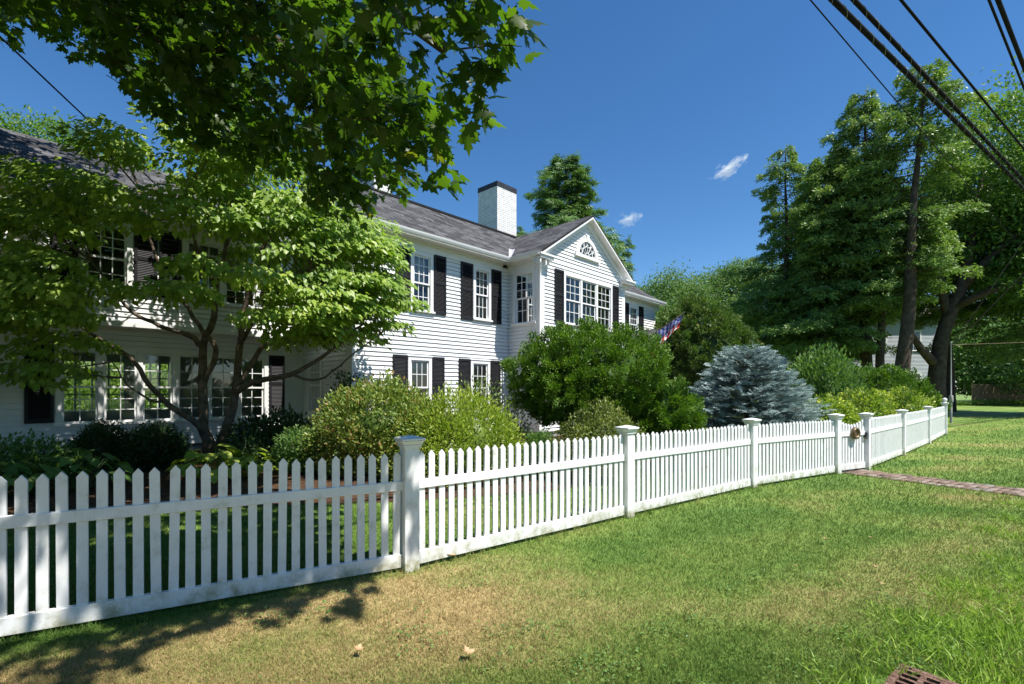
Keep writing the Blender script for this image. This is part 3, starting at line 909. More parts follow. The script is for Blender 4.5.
def window(T, a0, a1, b0, b1, cols=3, sashes=1, rows=(2, 2), curtain=None, hood=True, parent=HOUSE, flip=1, lock=True):
    """double hung window; a0..b1 is the outside of the casing"""
    mb = MB(); cw = .095
    mb.box(a0, a0 + cw, b0 + .05, b1 - cw, -.06, .042, T); mb.box(a1 - cw, a1, b0 + .05, b1 - cw, -.06, .042, T)
    mb.box(a0, a1, b1 - cw, b1, -.06, .044, T)
    if hood:
        mb.box(a0 - .02, a1 + .02, b1, b1 + .022, -.02, .062, T)
    wi = mb.build('window', M['trim'], parent, bevel=.003)
    mb = MB(); mb.box(a0 - .035, a1 + .035, b0, b0 + .05, -.06, .085, T); mb.build('sill', M['trim'], wi, bevel=.004)
    ia, ib = a0 + cw, a1 - cw
    sp = .10 if sashes > 1 else 0
    sw = (ib - ia - sp * (sashes - 1)) / sashes
    for k in range(sashes):
        s0 = ia + k * (sw + sp); s1 = s0 + sw
        if k:
            mm = MB(); mm.box(s0 - sp, s0, b0 + .05, b1 - cw, -.06, .030, T); mm.build('mullion', M['trim'], wi)
        zm = (b0 + .05 + b1 - cw) / 2
        ms = MB(); mg = MB()
        for (z0, z1, c0, rw) in ((zm - .02, b1 - cw, -.022, rows[0]), (b0 + .05, zm + .02, -.050, rows[1])):
            st = .04
            ms.box(s0, s0 + st, z0, z1, c0, c0 + .026, T); ms.box(s1 - st, s1, z0, z1, c0, c0 + .026, T)
            ms.box(s0 + st, s1 - st, z0, z0 + st, c0, c0 + .026, T); ms.box(s0 + st, s1 - st, z1 - st, z1, c0, c0 + .026, T)
            for i in range(1, cols):
                q = s0 + st + (s1 - s0 - 2 * st) * i / cols
                ms.box(q - .009, q + .009, z0 + st, z1 - st, c0 + .004, c0 + .022, T)
            for i in range(1, rw):
                q = z0 + st + (z1 - z0 - 2 * st) * i / rw
                ms.box(s0 + st, s1 - st, q - .009, q + .009, c0 + .005, c0 + .021, T)
            mg.poly([T(s0 + st, z0 + st, c0 + .012), T(s1 - st, z0 + st, c0 + .012), T(s1 - st, z1 - st, c0 + .012), T(s0 + st, z1 - st, c0 + .012)])
        ms.build('sash', M['trim'], wi); mg.build('pane', M['glass'], wi)
        if curtain:
            mc = MB()
            for (q0, q1, z0) in curtain:
                x0, x1 = s0 + (s1 - s0) * q0, s0 + (s1 - s0) * q1; z0 = b0 + (b1 - b0) * z0; n_ = 24
                for i in range(n_):
                    t0, t1 = i / n_, (i + 1) / n_
                    c_ = lambda t: -.14 + .014 * math.sin(t * (x1 - x0) * 60)
                    mc.poly([T(x0 + (x1 - x0) * t0, z0, c_(t0)), T(x0 + (x1 - x0) * t1, z0, c_(t1)), T(x0 + (x1 - x0) * t1, b1 - .02, c_(t1)), T(x0 + (x1 - x0) * t0, b1 - .02, c_(t0))])
            mc.build('curtain', M['curtain'], wi, smooth=True)
    return (a0 + cw * .5, a1 - cw * .5, b0 + .025, b1 - cw * .5)


def shutter(T, a0, a1, b0, b1, parent=HOUSE):
    mb = MB(); st = .055; zm = (b0 + b1) / 2 + .05
    mb.box(a0, a0 + st, b0, b1, .02, .055, T); mb.box(a1 - st, a1, b0, b1, .02, .055, T)
    for z0, z1 in ((b0, b0 + .09), (zm - .04, zm + .04), (b1 - .07, b1)):
        mb.box(a0 + st, a1 - st, z0, z1, .021, .054, T)
    for z0, z1 in ((b0 + .09, zm - .04), (zm + .04, b1 - .07)):
        n_ = int((z1 - z0) / .034)
        for i in range(n_):
            z = z0 + (z1 - z0) * i / n_
            mb.poly([T(a0 + st, z, .048), T(a1 - st, z, .048), T(a1 - st, z + .036, .024), T(a0 + st, z + .036, .024)])
    mb.poly([T(a0 + .01, b0 + .01, .0205), T(a1 - .01, b0 + .01, .0205), T(a1 - .01, b1 - .01, .0205), T(a0 + .01, b1 - .01, .0205)])
    return mb.build('shutter', M['shutter'], parent)


def board(T, a0, a1, b0, b1, c0, c1, name, parent=HOUSE, mat=None):
    mb = MB(); mb.box(a0, a1, b0, b1, c0, c1, T); return mb.build(name, mat or M['trim'], parent, bevel=.003)


EAVE, WT = 5.30, 5.16
RY = 1.85; RZ = 7.06
RX1 = 12.9                                   # ridge end of the hipped right end
BX = 14.9
const = lambda a_, b_: (lambda z: (a_, b_))
# --- main front
TF = FRONT(0.)
CU = [(0, .30, .05), (.70, 1, .05)]
H4 = [window(TF, 1.61, 2.33, 3.43, 5.00, 3, rows=(3, 2), curtain=[(0, 1, .45)]), window(TF, 3.77, 4.48, 3.43, 5.00, 3, rows=(3, 2), curtain=[(0, .38, .05), (.6, 1, .05)]),
      window(TF, 1.53, 2.28, .72, 2.27, 3, rows=(2, 2), curtain=[(0, 1, .8)]), window(TF, 3.67, 4.44, .72, 2.27, 3, rows=(2, 2), curtain=[(0, 1, .85)])]
siding('front_wall', TF, const(0.0, 5.25), .18, WT, H4)
for a_, b_, z0, z1 in ((1.16, 1.59, 3.43, 5.02), (2.35, 2.76, 3.43, 5.02), (3.30, 3.74, 3.40, 5.02), (4.50, 4.91, 3.40, 5.02),
                       (1.08, 1.51, .74, 2.29), (2.30, 2.70, .74, 2.29), (3.22, 3.65, .74, 2.29), (4.46, 4.87, .74, 2.29)):
    shutter(TF, a_, b_, z0, z1)
board(TF, -.02, .10, .18, WT, -.01, .026, 'corner_board')
# --- main front right of the gable
H8 = [window(TF, 12.56, 13.36, 3.43, 5.02, 3, rows=(3, 2), curtain=[(0, 1, .5)]), window(TF, 10.55, 11.3, 3.43, 5.02, 3, rows=(3, 2), curtain=[(0, 1, .5)])]
siding('front_wall', TF, const(10.0, BX), .18, WT, H8)
shutter(TF, 12.12, 12.54, 3.42, 5.04); shutter(TF, 13.38, 13.80, 3.42, 5.04)
board(TF, BX - .12, BX + .02, .18, WT, -.01, .026, 'corner_board')
# --- side wall of the main block above/over the porch wing
TS = LEFT(0.)
H3 = [window(TS, 1.44, 2.27, .80, 2.30, 3, rows=(2, 2), hood=False)]
siding('side_wall', TS, const(0.0, 3.7), .18, WT, H3)
siding('side_wall', TS, lambda z: ((z - WT) / (RZ - WT) * RY, 3.7 - (z - WT) / (RZ - WT) * RY), WT, RZ - .02, [])
board(TS, .0, .24, .18, WT, .002, .028, 'corner_board')
# --- gable wing
TL = LEFT(5.25)
H5 = [window(TL, -1.13, -.22, 3.37, 5.02, 3, rows=(3, 2), hood=False, curtain=[(.0, .28, .05)])]
siding('wing_side_wall', TL, const(-1.29, 0), .18, WT, H5)
TG = FRONT(-1.29)
HC = 7.62; HWID = 2.37
H6 = [window(TG, 6.36, 9.15, 3.44, 5.06, 3, sashes=3, rows=(3, 2), hood=False, curtain=[(0, .25, .05), (.75, 1, .05)]),
      window(TG, 6.36, 9.15, .72, 2.27, 3, sashes=3, rows=(2, 2), hood=False)]
siding('gable_wall', TG, const(5.25, 10.0), .18, EAVE, H6)
siding('gable_wall', TG, lambda z: (HC - (HWID + .02) * (1 - (z - EAVE) / (RZ - .03 - EAVE)), HC + (HWID + .02) * (1 - (z - EAVE) / (RZ - .03 - EAVE))), EAVE, RZ - .06, [(7.12, 8.12, 5.75, 6.16)])
shutter(TG, 5.90, 6.34, 3.46, 5.08); shutter(TG, 9.17, 9.56, 3.46, 5.08)
siding('wing_side_wall', RIGHT(10.0), const(-1.29, 0), .18, WT, [])
board(TG, 5.23, 5.42, .18, EAVE - .22, -.01, .028, 'corner_board'); board(TG, 9.83, 10.02, .18, EAVE - .22, -.01, .028, 'corner_board')
board(TL, -1.27, -1.13, .18, EAVE - .22, .002, .026, 'corner_board')
# downspout on the corner
mb = MB(); mb.tube([(5.0, -1.50, 5.16), (5.02, -1.48, 5.05), (5.16, -1.36, 4.88), (5.17, -1.36, 4.7), (5.17, -1.36, .3), (5.05, -1.45, .2)], .036, 10)
mb.build('downspout', M['trim'], HOUSE, smooth=True)
# half round fanlight
fl = MB(); cx, cz, rr = 7.62, 5.78, .60
nseg = 22
arc = lambda r, k: (cx + r * math.cos(PI * k / nseg), cz + r * .98 * math.sin(PI * k / nseg))
for k in range(nseg):
    p = [arc(rr * .78, k), arc(rr, k), arc(rr, k + 1), arc(rr * .78, k + 1)]
    fl.hexa([TG(q[0], q[1], -.03) for q in p] + [TG(q[0], q[1], .055) for q in p])
fl.box(cx - rr - .10, cx + rr + .10, cz - .10, cz, -.03, .09, TG)
p = [(cx - .05, cz + rr * .76), (cx + .05, cz + rr * .76), (cx + .075, cz + rr * 1.14), (cx - .075, cz + rr * 1.14)]
fl.hexa([TG(q[0], q[1], -.03) for q in p] + [TG(q[0], q[1], .075) for q in p])
fan = fl.build('fan_window', M['trim'], HOUSE)
fg = MB()
fg.poly([TG(*arc(rr * .80, k), .026) for k in range(nseg + 1)])
fg.build('pane', plain('fan_glass', (.02, .025, .03), .08, spec=.5), fan)
fm = MB()
for k in range(1, 6):
    t = PI * k / 6; c_, s_ = math.cos(t), math.sin(t)
    fm.tube([TG(cx + .10 * c_, cz + .10 * s_, .032), TG(cx + rr * .78 * c_, cz + rr * .76 * s_, .032)], .011, 5)
for r_ in (.10, .30):
    fm.tube([TG(cx + r_ * math.cos(PI * k / 16), cz + r_ * math.sin(PI * k / 16), .032) for k in range(17)], .011, 5)
for k in range(6):
    t = PI * (k + .5) / 6
    fm.tube([TG(cx + .385 * math.cos(t) + .075 * math.cos(q), cz + .385 * math.sin(t) + .075 * math.sin(q), .032) for q in [i * PI / 6 for i in range(13)]], .010, 5)
fm.build('muntins', M['trim'], fan)

# --- left wing
TWL, TWU = FRONT(2.59), FRONT(2.2)
WX0 = -9.2
mbh = (-4.86, -.92, .69, 2.28)
H1 = [window(TWL, -4.87, -.90, .68, 2.29, 2, sashes=6, rows=(2, 3), hood=False)]
siding('wing_lower_wall', TWL, const(WX0, 0), .18, 2.76, H1)
shutter(TWL, -5.30, -4.89, .76, 2.29); shutter(TWL, -.88, -.50, .76, 2.29)
board(TWL, -.14, -.002, .18, 2.76, -.01, .026, 'corner_board')
H2 = [window(TWU, -4.55, -3.72, 3.36, 4.80, 3, rows=(3, 2)), window(TWU, -2.85, -1.24, 3.36, 4.80, 3, sashes=2, rows=(3, 2), curtain=[(0, 1, .55)]), window(TWU, -7.6, -6.8, 3.36, 4.8, 3)]
siding('wing_upper_wall', TWU, const(WX0, 0), 2.80, 4.95, H2)
for a_, b_ in ((-4.97, -4.57), (-3.70, -3.30), (-3.27, -2.87), (-1.22, -.84), (-8.0, -7.62), (-6.78, -6.4)):
    shutter(TWU, a_, b_, 3.38, 4.82)
board(TWU, WX0, -.002, 2.70, 2.80, -.40, .03, 'soffit_beam')
# back wall of the wing with its two windows
TB = BACK(5.9)
HB = [(-4.6, -3.3, .85, 2.15), (-2.95, -2.1, .85, 2.15)]
siding('back_wall', TB, const(WX0, 0), .18, 4.95, HB)
for (a_, b_, z0, z1) in HB:
    mb = MB()
    for i in range(5):
        q = a_ + (b_ - a_) * i / 4; mb.box(q - .02, q + .02, z0, z1, -.02, .02, TB)
    for i in range(4):
        q = z0 + (z1 - z0) * i / 3; mb.box(a_, b_, q - .018, q + .018, -.015, .022, TB)
    wb = mb.build('window', M['trim'], HOUSE)
    mb = MB(); mb.poly([TB(a_, z0, 0), TB(b_, z0, 0), TB(b_, z1, 0), TB(a_, z1, 0)]); mb.build('pane', M['glass'], wb)
siding('wing_end_wall', LEFT(WX0), const(2.2, 5.9), .18, 4.95, [])
siding('back_wall', BACK(3.7), const(0, BX), .18, WT, [])
siding('wing_end_wall', RIGHT(0.), const(3.7, 5.9), .18, 5.0, [])
siding('end_wall', RIGHT(BX), const(0, 3.7), .18, WT, [])
# floors between the storeys keep the rooms dark
mb = MB()
mb.box(WX0 + .05, -.05, 2.62, 5.85, .12, .18); mb.box(WX0 + .05, -.05, 2.24, 5.85, 2.806, 2.90)
mb.box(.05, BX - .05, .04, 3.66, .12, .18); mb.box(.05, BX - .05, .04, 3.66, 2.60, 2.85)
mb.box(5.29, 9.96, -1.25, .03, 2.60, 2.85); mb.box(WX0 + .05, -.05, 2.24, 5.85, 4.90, 4.94)
mb.box(.05, BX - .05, .04, 3.66, 5.06, 5.1); mb.box(5.29, 9.96, -1.25, .03, 5.06, 5.1)
mb.build('inner_floor', M['plaster'], HOUSE)
# foundation
mb = MB()
mb.box(.03, BX - .03, .03, 3.67, -.1, .18); mb.box(WX0 + .03, .03, 2.62, 5.87, -.1, .178); mb.box(5.28, 9.97, -1.26, .03, -.1, .179)
mb.build('foundation', M['bluestone'], HOUSE)


# --- roofs
def slab(mb, pts, uv, th=.06):
    n = (Vector(pts[1]) - Vector(pts[0])).cross(Vector(pts[-1]) - Vector(pts[0])).normalized()
    if n.z < 0:
        n = -n
    mb.poly(pts, uv)
    lo = [tuple(Vector(p) - n * th) for p in pts]
    mb.poly(lo[::-1])
    for i in range(len(pts)):
        j = (i + 1) % len(pts)
        mb.poly([pts[i], lo[i], lo[j], pts[j]])


OV = .36
sl = (RZ - 5.36) / (RY + OV)
mb = MB(); sd_ = math.hypot(RY + OV, RZ - 5.36)
slab(mb, [(-.22, -OV, 5.36), (BX + .3, -OV, 5.36), (RX1, RY, RZ), (-.22, RY, RZ)], [(-.22, 0), (BX + .3, 0), (RX1, sd_), (-.22, sd_)])
slab(mb, [(BX + .3, 3.7 + OV, 5.36), (-.22, 3.7 + OV, 5.36), (-.22, RY + .001, RZ), (RX1, RY + .001, RZ)], [(BX, 0), (-.22, 0), (-.22, sd_), (RX1, sd_)])
slab(mb, [(BX + .3, -OV, 5.36), (BX + .3, 3.7 + OV, 5.36), (RX1, RY, RZ)], [(0, 0), (4.4, 0), (2.2, 2.6)])
mb.box(-.22, RX1, RY - .07, RY + .07, RZ - .03, RZ + .035)
roof = mb.build('roof', M['shingle'], HOUSE)
mb = MB(); gx = HWID + .30; gs = math.hypot(gx, RZ + .02 - 5.36)
slab(mb, [(HC - gx, 1.9, 5.36), (HC - gx, -1.55, 5.36), (HC, -1.55, RZ + .02), (HC, 1.9, RZ + .02)], [(1.9, 0), (-1.55, 0), (-1.55, gs), (1.9, gs)])
slab(mb, [(HC + gx, -1.55, 5.36), (HC + gx, 1.9, 5.36), (HC, 1.9, RZ + .02), (HC, -1.55, RZ + .02)], [(-1.55, 0), (1.9, 0), (1.9, gs), (-1.55, gs)])
mb.build('gable_roof', M['shingle'], HOUSE)
# valley flashing
mb = MB(); gsl = (RZ + .02 - 5.36) / gx
vp = lambda x_: Vector((x_, -OV + gsl * (x_ - (HC - gx)) / sl, 5.36 + gsl * (x_ - (HC - gx)) + .014))
v0, v1 = vp(HC - gx + .03), vp(HC - gx + .95)
mb.poly([v0 + Vector((-.05, 0, 0)), v0, v1, v1 + Vector((-.15, 0, 0))])
mb.poly([v0, v0 + Vector((0, -.05, 0)), v1 + Vector((0, -.13, 0)), v1])
mb.build('valley_flashing', M['flash'], HOUSE)
WRY, WRZ = 4.05, 6.78
mb = MB(); ws = math.hypot(WRY - 1.84, WRZ - 5.1)
slab(mb, [(WX0 - .3, 1.84, 5.10), (-.03, 1.84, 5.10), (-.03, WRY, WRZ), (WX0 - .3, WRY, WRZ)], [(WX0, 0), (0, 0), (0, ws), (WX0, ws)])
slab(mb, [(.1, 6.26, 5.10), (WX0 - .3, 6.26, 5.10), (WX0 - .3, WRY, WRZ), (.1, WRY, WRZ)], [(0, 0), (WX0, 0), (WX0, ws), (0, ws)])
mb.build('wing_roof', M['shingle'], HOUSE)
# end gables of the wing
for x_ in (WX0, .02):
    mb = MB(); mb.poly([(x_, 2.2, 4.9), (x_, 5.9, 4.9), (x_, WRY, WRZ - .05)]); mb.build('wing_end_wall', M['paint'], HOUSE)


def eave(T, a0, a1, z, over, name='cornice', a2=None):
    """frieze, boxed soffit, crown and gutter along one eave; z = top of the roof edge"""
    mb = MB()
    a2 = a1 if a2 is None else a2
    mb.box(a0, a2, z - .34, z - .16, -.02, .034, T)                  # frieze
    mb.box(a0, a2, z - .16, z - .10, -.02, .07, T)                   # bed mould
    mb.box(a0, a2, z - .102, z - .067, -.02, over - .022, T)         # soffit
    mb.box(a0, a1, z - .125, z - .01, over - .02, over + .012, T)    # fascia
    o_ = mb.build(name, M['trim'], HOUSE, bevel=.003)
    g_ = MB()
    prof_ = [(.0, -.10), (.045, -.105), (.075, -.075), (.095, -.03), (.105, .012), (.093, .012), (.08, -.03), (.012, -.09)]
    n0 = len(prof_)
    for k in range(n0):
        k2 = (k + 1) % n0
        p_, q_ = prof_[k], prof_[k2]
        g_.poly([T(a0, z + p_[1], over + .014 + p_[0]), T(a1, z + p_[1], over + .014 + p_[0]), T(a1, z + q_[1], over + .014 + q_[0]), T(a0, z + q_[1], over + .014 + q_[0])])
    g_.build('gutter', M['trim'], HOUSE)


eave(TF, -.2, HC - gx + .02, 5.36, OV - .02); eave(TF, HC + gx - .02, BX + .28, 5.36, OV - .02)
eave(TL, -1.53, -.36, 5.36, .28, a2=-.01); eave(TWU, WX0 - .28, -.03, 5.10, OV - .02)
# gable cornice: raking boards and the returns
mb = MB()
for s_ in (-1, 1):
    for z_off, c0, c1, wd in ((-.075, .002, .045, .20), (-.070, .045, .262, .05)):
        e_ = Vector((s_ * gx, 5.36 - (RZ + .02))); u_ = e_.normalized(); dn = Vector((0, -1))
        a_ = Vector((HC, RZ + .02 + z_off)); b_ = a_ + e_
        q = [a_, b_, b_ + dn * wd * 1.15, a_ + dn * wd * 1.15]
        mb.hexa([TG(p[0], p[1], c0) for p in q] + [TG(p[0], p[1], c1) for p in q])
mb.build('rake_board', M['trim'], HOUSE)
for s_ in (-1, 1):
    a_, b_ = sorted((HC + s_ * gx, HC + s_ * (gx - .62)))
    mb = MB()
    mb.box(a_ + (.03 if s_ < 0 else 0), b_ - (.03 if s_ > 0 else 0), 5.10, 5.20, -.02, .10, TG)
    mb.box(a_ - .0, b_ + .0, 5.20, 5.28, -.02, .27, TG)
    mb.box(a_ - .03, b_ + .03, 5.28, 5.335, -.02, .31, TG)
    mb.box(a_ + .25 * (s_ < 0) + .02, b_ - .25 * (s_ > 0) - .02, 4.98, 5.10, -.01, .045, TG)
    mb.build('cornice_return', M['trim'], HOUSE, bevel=.004)
# rake of the main left end
mb = MB()
for s_, y_ in ((-1, -OV), (1, 3.7 + OV)):
    q = [(RY, RZ - .05), (y_, 5.30), (y_, 5.12), (RY, RZ - .25)]
    mb.hexa([(-.20, p[0], p[1]) for p in q] + [(-.16, p[0], p[1]) for p in q])
mb.build('rake_board', M['trim'], HOUSE)


# --- chimneys
def chimney(x0, x1, y0, y1, z0, z1):
    mb = MB()
    for pts, uvw in (([(x0, y0), (x1, y0)], 0), ([(x1, y0), (x1, y1)], .13), ([(x1, y1), (x0, y1)], .3), ([(x0, y1), (x0, y0)], .41)):
        (ax, ay), (bx, by) = pts; l_ = math.hypot(bx - ax, by - ay)
        mb.poly([(ax, ay, z0), (bx, by, z0), (bx, by, z1), (ax, ay, z1)], [(uvw, z0), (uvw + l_, z0), (uvw + l_, z1), (uvw, z1)])
    ch = mb.build('chimney', M['chimbrick'], HOUSE)
    mb = MB(); mb.box(x0 - .012, x1 + .012, y0 - .012, y1 + .012, z1 - .16, z1 + .02); mb.build('chimney_cap', M['cap'], ch)
    mb = MB(); mb.box(x0 + .12, x1 - .12, y0 + .12, y1 - .12, z1 + .02, z1 + .06); mb.build('chimney_crown', M['bluestone'], ch)


def ploc(px, y):
    """house x of the plane at house depth y under a pixel column"""
    th = rad(46.9); r = (px - 512) / F
    bx, by = -3.71 - math.sin(th) * y, 11.36 + math.cos(th) * y
    return (r * by - bx) / (math.cos(th) - r * math.sin(th))


cx0 = ploc(497.2, 1.95); 
chimney(cx0, cx0 + 1.02, 1.95, 2.95, 5.2, 8.92)
cx0 = ploc(374, 1.95)
chimney(cx0, cx0 + .6, 1.95, 2.75, 5.2, 7.70)

# --- portico by the entry
px0, px1, py0 = 11.0, 12.9, -1.5
PT_ = MB()
PT_.box(px0, px1, py0, -.02, 2.9, 3.2); por = PT_.build('portico', M['trim'], HOUSE, bevel=.004)
mb = MB(); xm = (px0 + px1) / 2
slab(mb, [(px0 - .15, py0 - .15, 3.2), (px0 - .15, -.02, 3.2), (xm, -.02, 3.78), (xm, py0 - .15, 3.78)], [(0, 0), (1.5, 0), (1.5, 1.2), (0, 1.2)])
slab(mb, [(px1 + .15, -.02, 3.2), (px1 + .15, py0 - .15, 3.2), (xm, py0 - .15, 3.78), (xm, -.02, 3.78)], [(0, 0), (1.5, 0), (1.5, 1.2), (0, 1.2)])
mb.build('portico_roof', M['shingle'], por)
mb = MB(); mb.poly([(px0, py0, 3.2), (px1, py0, 3.2), (xm, py0, 3.70)]); mb.build('pediment', M['trim'], por)
for x_ in (px0 + .12, px1 - .12):
    mb = MB(); mb.lathe([(.12, 0), (.12, .08), (.095, .1), (.08, 2.75), (.11, 2.8), (.11, 2.9)], (x_, py0 + .14, .0), 14); mb.build('column', M['trim'], por, smooth=True)

# --- flag on a slanted pole
HM = HOUSE.matrix_basis
fe = empty('flag', (0, 0, 0)); tag(fe, 'limp American flag on a slanted pole above the round green bush', 'flag')
fb, ft_ = at(640, 343, 18.3), at(684.5, 312.5, 17.6)
fe.location = fb
mb = MB(); mb.tube([fb - fb, ft_ - fb], .014, 8); mb.tube([ft_ - fb, ft_ - fb + (ft_ - fb).normalized() * .03], .02, 8)
mb.build('flag_pole', M['wood'], fe)
fd = (fb - ft_).normalized(); NS, NT = 39, 44
hl = (ft_ - fb).length * .86
pos = {}
for i in range(NS + 1):
    for j in range(NT + 1):
        s_, t_ = i / NS, j / NT
        p = (ft_ - fb) + fd * (.06 + hl * (s_ * (1 - .30 * t_) + .18 * t_))
        fall = 1.15 * t_ * (.30 + .70 * s_ ** 1.6)
        fold = math.sin(t_ * 9 + s_ * 5) * .05 * t_ + math.sin(s_ * 17 + t_ * 3) * .03
        p = p + Vector((.02 + .14 * t_ * (.4 - s_) + fold * .6, -.05 * t_ + fold, -fall))
        pos[i, j] = p
fm3 = [plain('flag_red', (.60, .04, .05), .7, .1, 8), plain('flag_white', (.75, .74, .72), .7), plain('flag_blue', (.035, .055, .22), .7, .1, 8)]
me = bpy.data.meshes.new('flag_cloth')
vs = [pos[i, j][:] for i in range(NS + 1) for j in range(NT + 1)]
fcs = [(i * (NT + 1) + j, i * (NT + 1) + j + 1, (i + 1) * (NT + 1) + j + 1, (i + 1) * (NT + 1) + j) for i in range(NS) for j in range(NT)]
me.from_pydata(vs, [], fcs)
for q in fm3:
    me.materials.append(q)
mi = []
for i in range(NS):
    for j in range(NT):
        stripe = int(i / NS * 13)
        if i / NS < .86 and j / NT < .60 - .12 * (i / NS):
            mi.append(1 if (i % 4 == 2 and (j + (i // 4) % 2 * 2) % 4 == 1) or (i % 4 == 1 and (j + (i // 4) % 2 * 2) % 4 == 1) else 2)
        else:
            mi.append(0 if stripe % 2 == 0 else 1)
me.polygons.foreach_set('material_index', mi); me.polygons.foreach_set('use_smooth', [True] * len(mi))
fo = bpy.data.objects.new('flag_cloth', me); COL.objects.link(fo); fo.parent = fe

# ------------------------------------------------------------------ big maple over the fence and the camera's left
PLAN = [(-12.5, -3), (-3, -3.2), (.6, -1.5), (.55, .9), (.95, 1.6), (1.0, 2.15), (.70, 2.5), (.04, 2.85), (-.17, 3.5), (-.50, 4.1), (-.95, 4.9), (-1.45, 5.8), (-2.1, 6.6), (-3.1, 7.0), (-4.4, 7.1), (-5.3, 7.4), (-6.1, 8.9), (-9, 9.2), (-12.5, 7)]
EDGE = PLAN[2:14]


def edge_dist(x, y, pts):
    d = np.full(len(x), 1e9)
    for (ax, ay), (bx, by) in zip(pts, pts[1:]):
        ex, ey = bx - ax, by - ay; l2 = ex * ex + ey * ey
        t = np.clip(((x - ax) * ex + (y - ay) * ey) / l2, 0, 1)
        d = np.minimum(d, np.hypot(x - ax - t * ex, y - ay - t * ey))
    return d


mt = empty('maple_tree', (-6.6, 2.9, 0)); tag(mt, 'large maple whose dark leafy boughs hang into the upper left', 'tree')
org = np.array([-6.6, 2.9, 0])
ns = 2700
x = rng.uniform(-12.5, 1.5, ns * 2); y = rng.uniform(-3.2, 9.2, ns * 2)
k = inpoly(x, y, PLAN); x, y = x[k], y[k]
ed = edge_dist(x, y, EDGE)
zlow = 3.52 + .80 * np.maximum(0, ed - .5) ** 1.0 + 1.7 * np.clip((x + .12) * 2.6, 0, 1) + .20 * np.sin(x * 2.1) * np.sin(y * 1.7)
zlow = zlow + .75 * np.clip((-1.1 - x) * .8, 0, 1) - .45 * np.clip(1 - np.hypot(x + 2.6, y - 6.4) / .9, 0, 1)
zlow = np.minimum(zlow, 6.4) + np.maximum(0, y - 6.9) * 1.1 * (x < -4.0)
ztop = zlow + np.minimum(.6 + ed * .75, 5.5)
u = rng.random(len(x))
z = np.where(rng.random(len(x)) < .60, zlow + rng.random(len(x)) ** 1.4 * 1.3, zlow + u * (ztop - zlow))
P = np.stack([x, y, z], 1)
thin = ~((y < 1.5) & (x > -2.4) & (rng.random(len(x)) < .70))          # sprays thinned so the shade on the lawn falls in patches
P, z, zlow, ed = P[thin], z[thin], zlow[thin], ed[thin]
xe, ye_ = rng.uniform(-1.9, .85, 150), rng.uniform(1.55, 2.55, 150); ze = rng.uniform(4.5, 5.9, 150)  # extra sprays above the view, added to shade the near fence panel
P = np.vstack([P, np.stack([xe, ye_, ze], 1)]); z = np.concatenate([z, ze]); zlow = np.concatenate([zlow, ze - .5]); ed = np.concatenate([ed, np.ones(150)])
# each spray: a drooping twig with leaves in a loose layer
SC, SD, SN, SS, SR = [], [], [], [], []
mbt = MB()
for i, c in enumerate(P):
    far = ed[i]
    k = int(rng.integers(12, 21))
    out_ = np.array([c[0] + 6.6, c[1] - 2.9, 0]); out_ = out_ / (np.linalg.norm(out_) + 1e-6)
    out_ = unit(out_ + rng.normal(size=3) * [.7, .7, .15] + [0, 0, -.28])
    ln = rng.uniform(.35, .75)
    t = rng.random(k)
    lat = np.cross(out_, [0, 0, 1]); lat /= np.linalg.norm(lat)
    sg = rng.choice([-1, 1], k)
    C = c + out_ * (t[:, None] - .5) * ln + lat * (sg * rng.uniform(.02, .16, k))[:, None] + rng.normal(size=(k, 3)) * [.05, .05, .06]
    D = unit(out_ * .6 + lat * sg[:, None] * .7 + rng.normal(size=(k, 3)) * .45 + [0, 0, -.55])
    N = unit(np.array([0, 0, 1.]) + rng.normal(size=(k, 3)) * .55)
    SC.append(C); SD.append(D); SN.append(N); SS.append(rng.uniform(.11, .20, k)); SR.append(np.clip(rng.random(k) * .7 + rng.random() * .3, 0, 1))
    if i % 2 == 0 and z[i] - zlow[i] < 1.2:
        mbt.tube([c - out_ * ln * .75 - org, c - org, c + out_ * ln * .45 - org - [0, 0, .03]], [.006, .004, .002], 4, False)
cr = leaves('crown', np.vstack(SC) - org, np.vstack(SD), np.vstack(SN), np.concatenate(SS), T_MAP, M['maple'], mt, np.concatenate(SR))
mbt.build('twigs', M['darkbark'], cr)
mb = MB()
mb.tube([(0, 0, -.1), (0, 0, .3), (.05, .05, 1.5), (.1, .0, 3.0), (0, .1, 5), (-.2, .2, 7.5), (-.2, .2, 9.6)], [.62, .46, .38, .33, .25, .14, .05], 14)
tr = mb.build('trunk', M['darkbark'], mt, smooth=True)
lim = [[(.1, 0, 3.2), (1.4, .1, 5.6), (3.4, .3, 6.8), (5.6, .0, 6.4), (7.0, -.6, 5.2)], [(.1, 0, 3.4), (1.0, 1.2, 5.6), (2.4, 2.6, 6.3), (4.0, 3.5, 5.6), (5.0, 3.7, 4.6)],
       [(0, .1, 4.4), (2.2, -1.6, 6.2), (4.5, -2.6, 6.5), (6.6, -3, 5.6)], [(0, .1, 4.2), (-1.8, 1.6, 6), (-3.6, 2.6, 6.6)], [(0, .1, 4.8), (-1.4, -2, 6.6), (-3, -4, 7)],
       [(0, .1, 5.2), (1.2, 2.2, 6.9), (1.6, 3.8, 7.2)], [(1.4, .1, 5.6), (3.0, 1.6, 6.5), (4.8, 2.2, 5.8), (5.9, 2.3, 5.0)]]
for l_ in lim:
    mb = MB(); n_ = len(l_); mb.tube(l_, [.19 * (1 - i / n_) ** 1.1 + .015 for i in range(n_)], 9); mb.build('limb', M['darkbark'], tr, smooth=True)

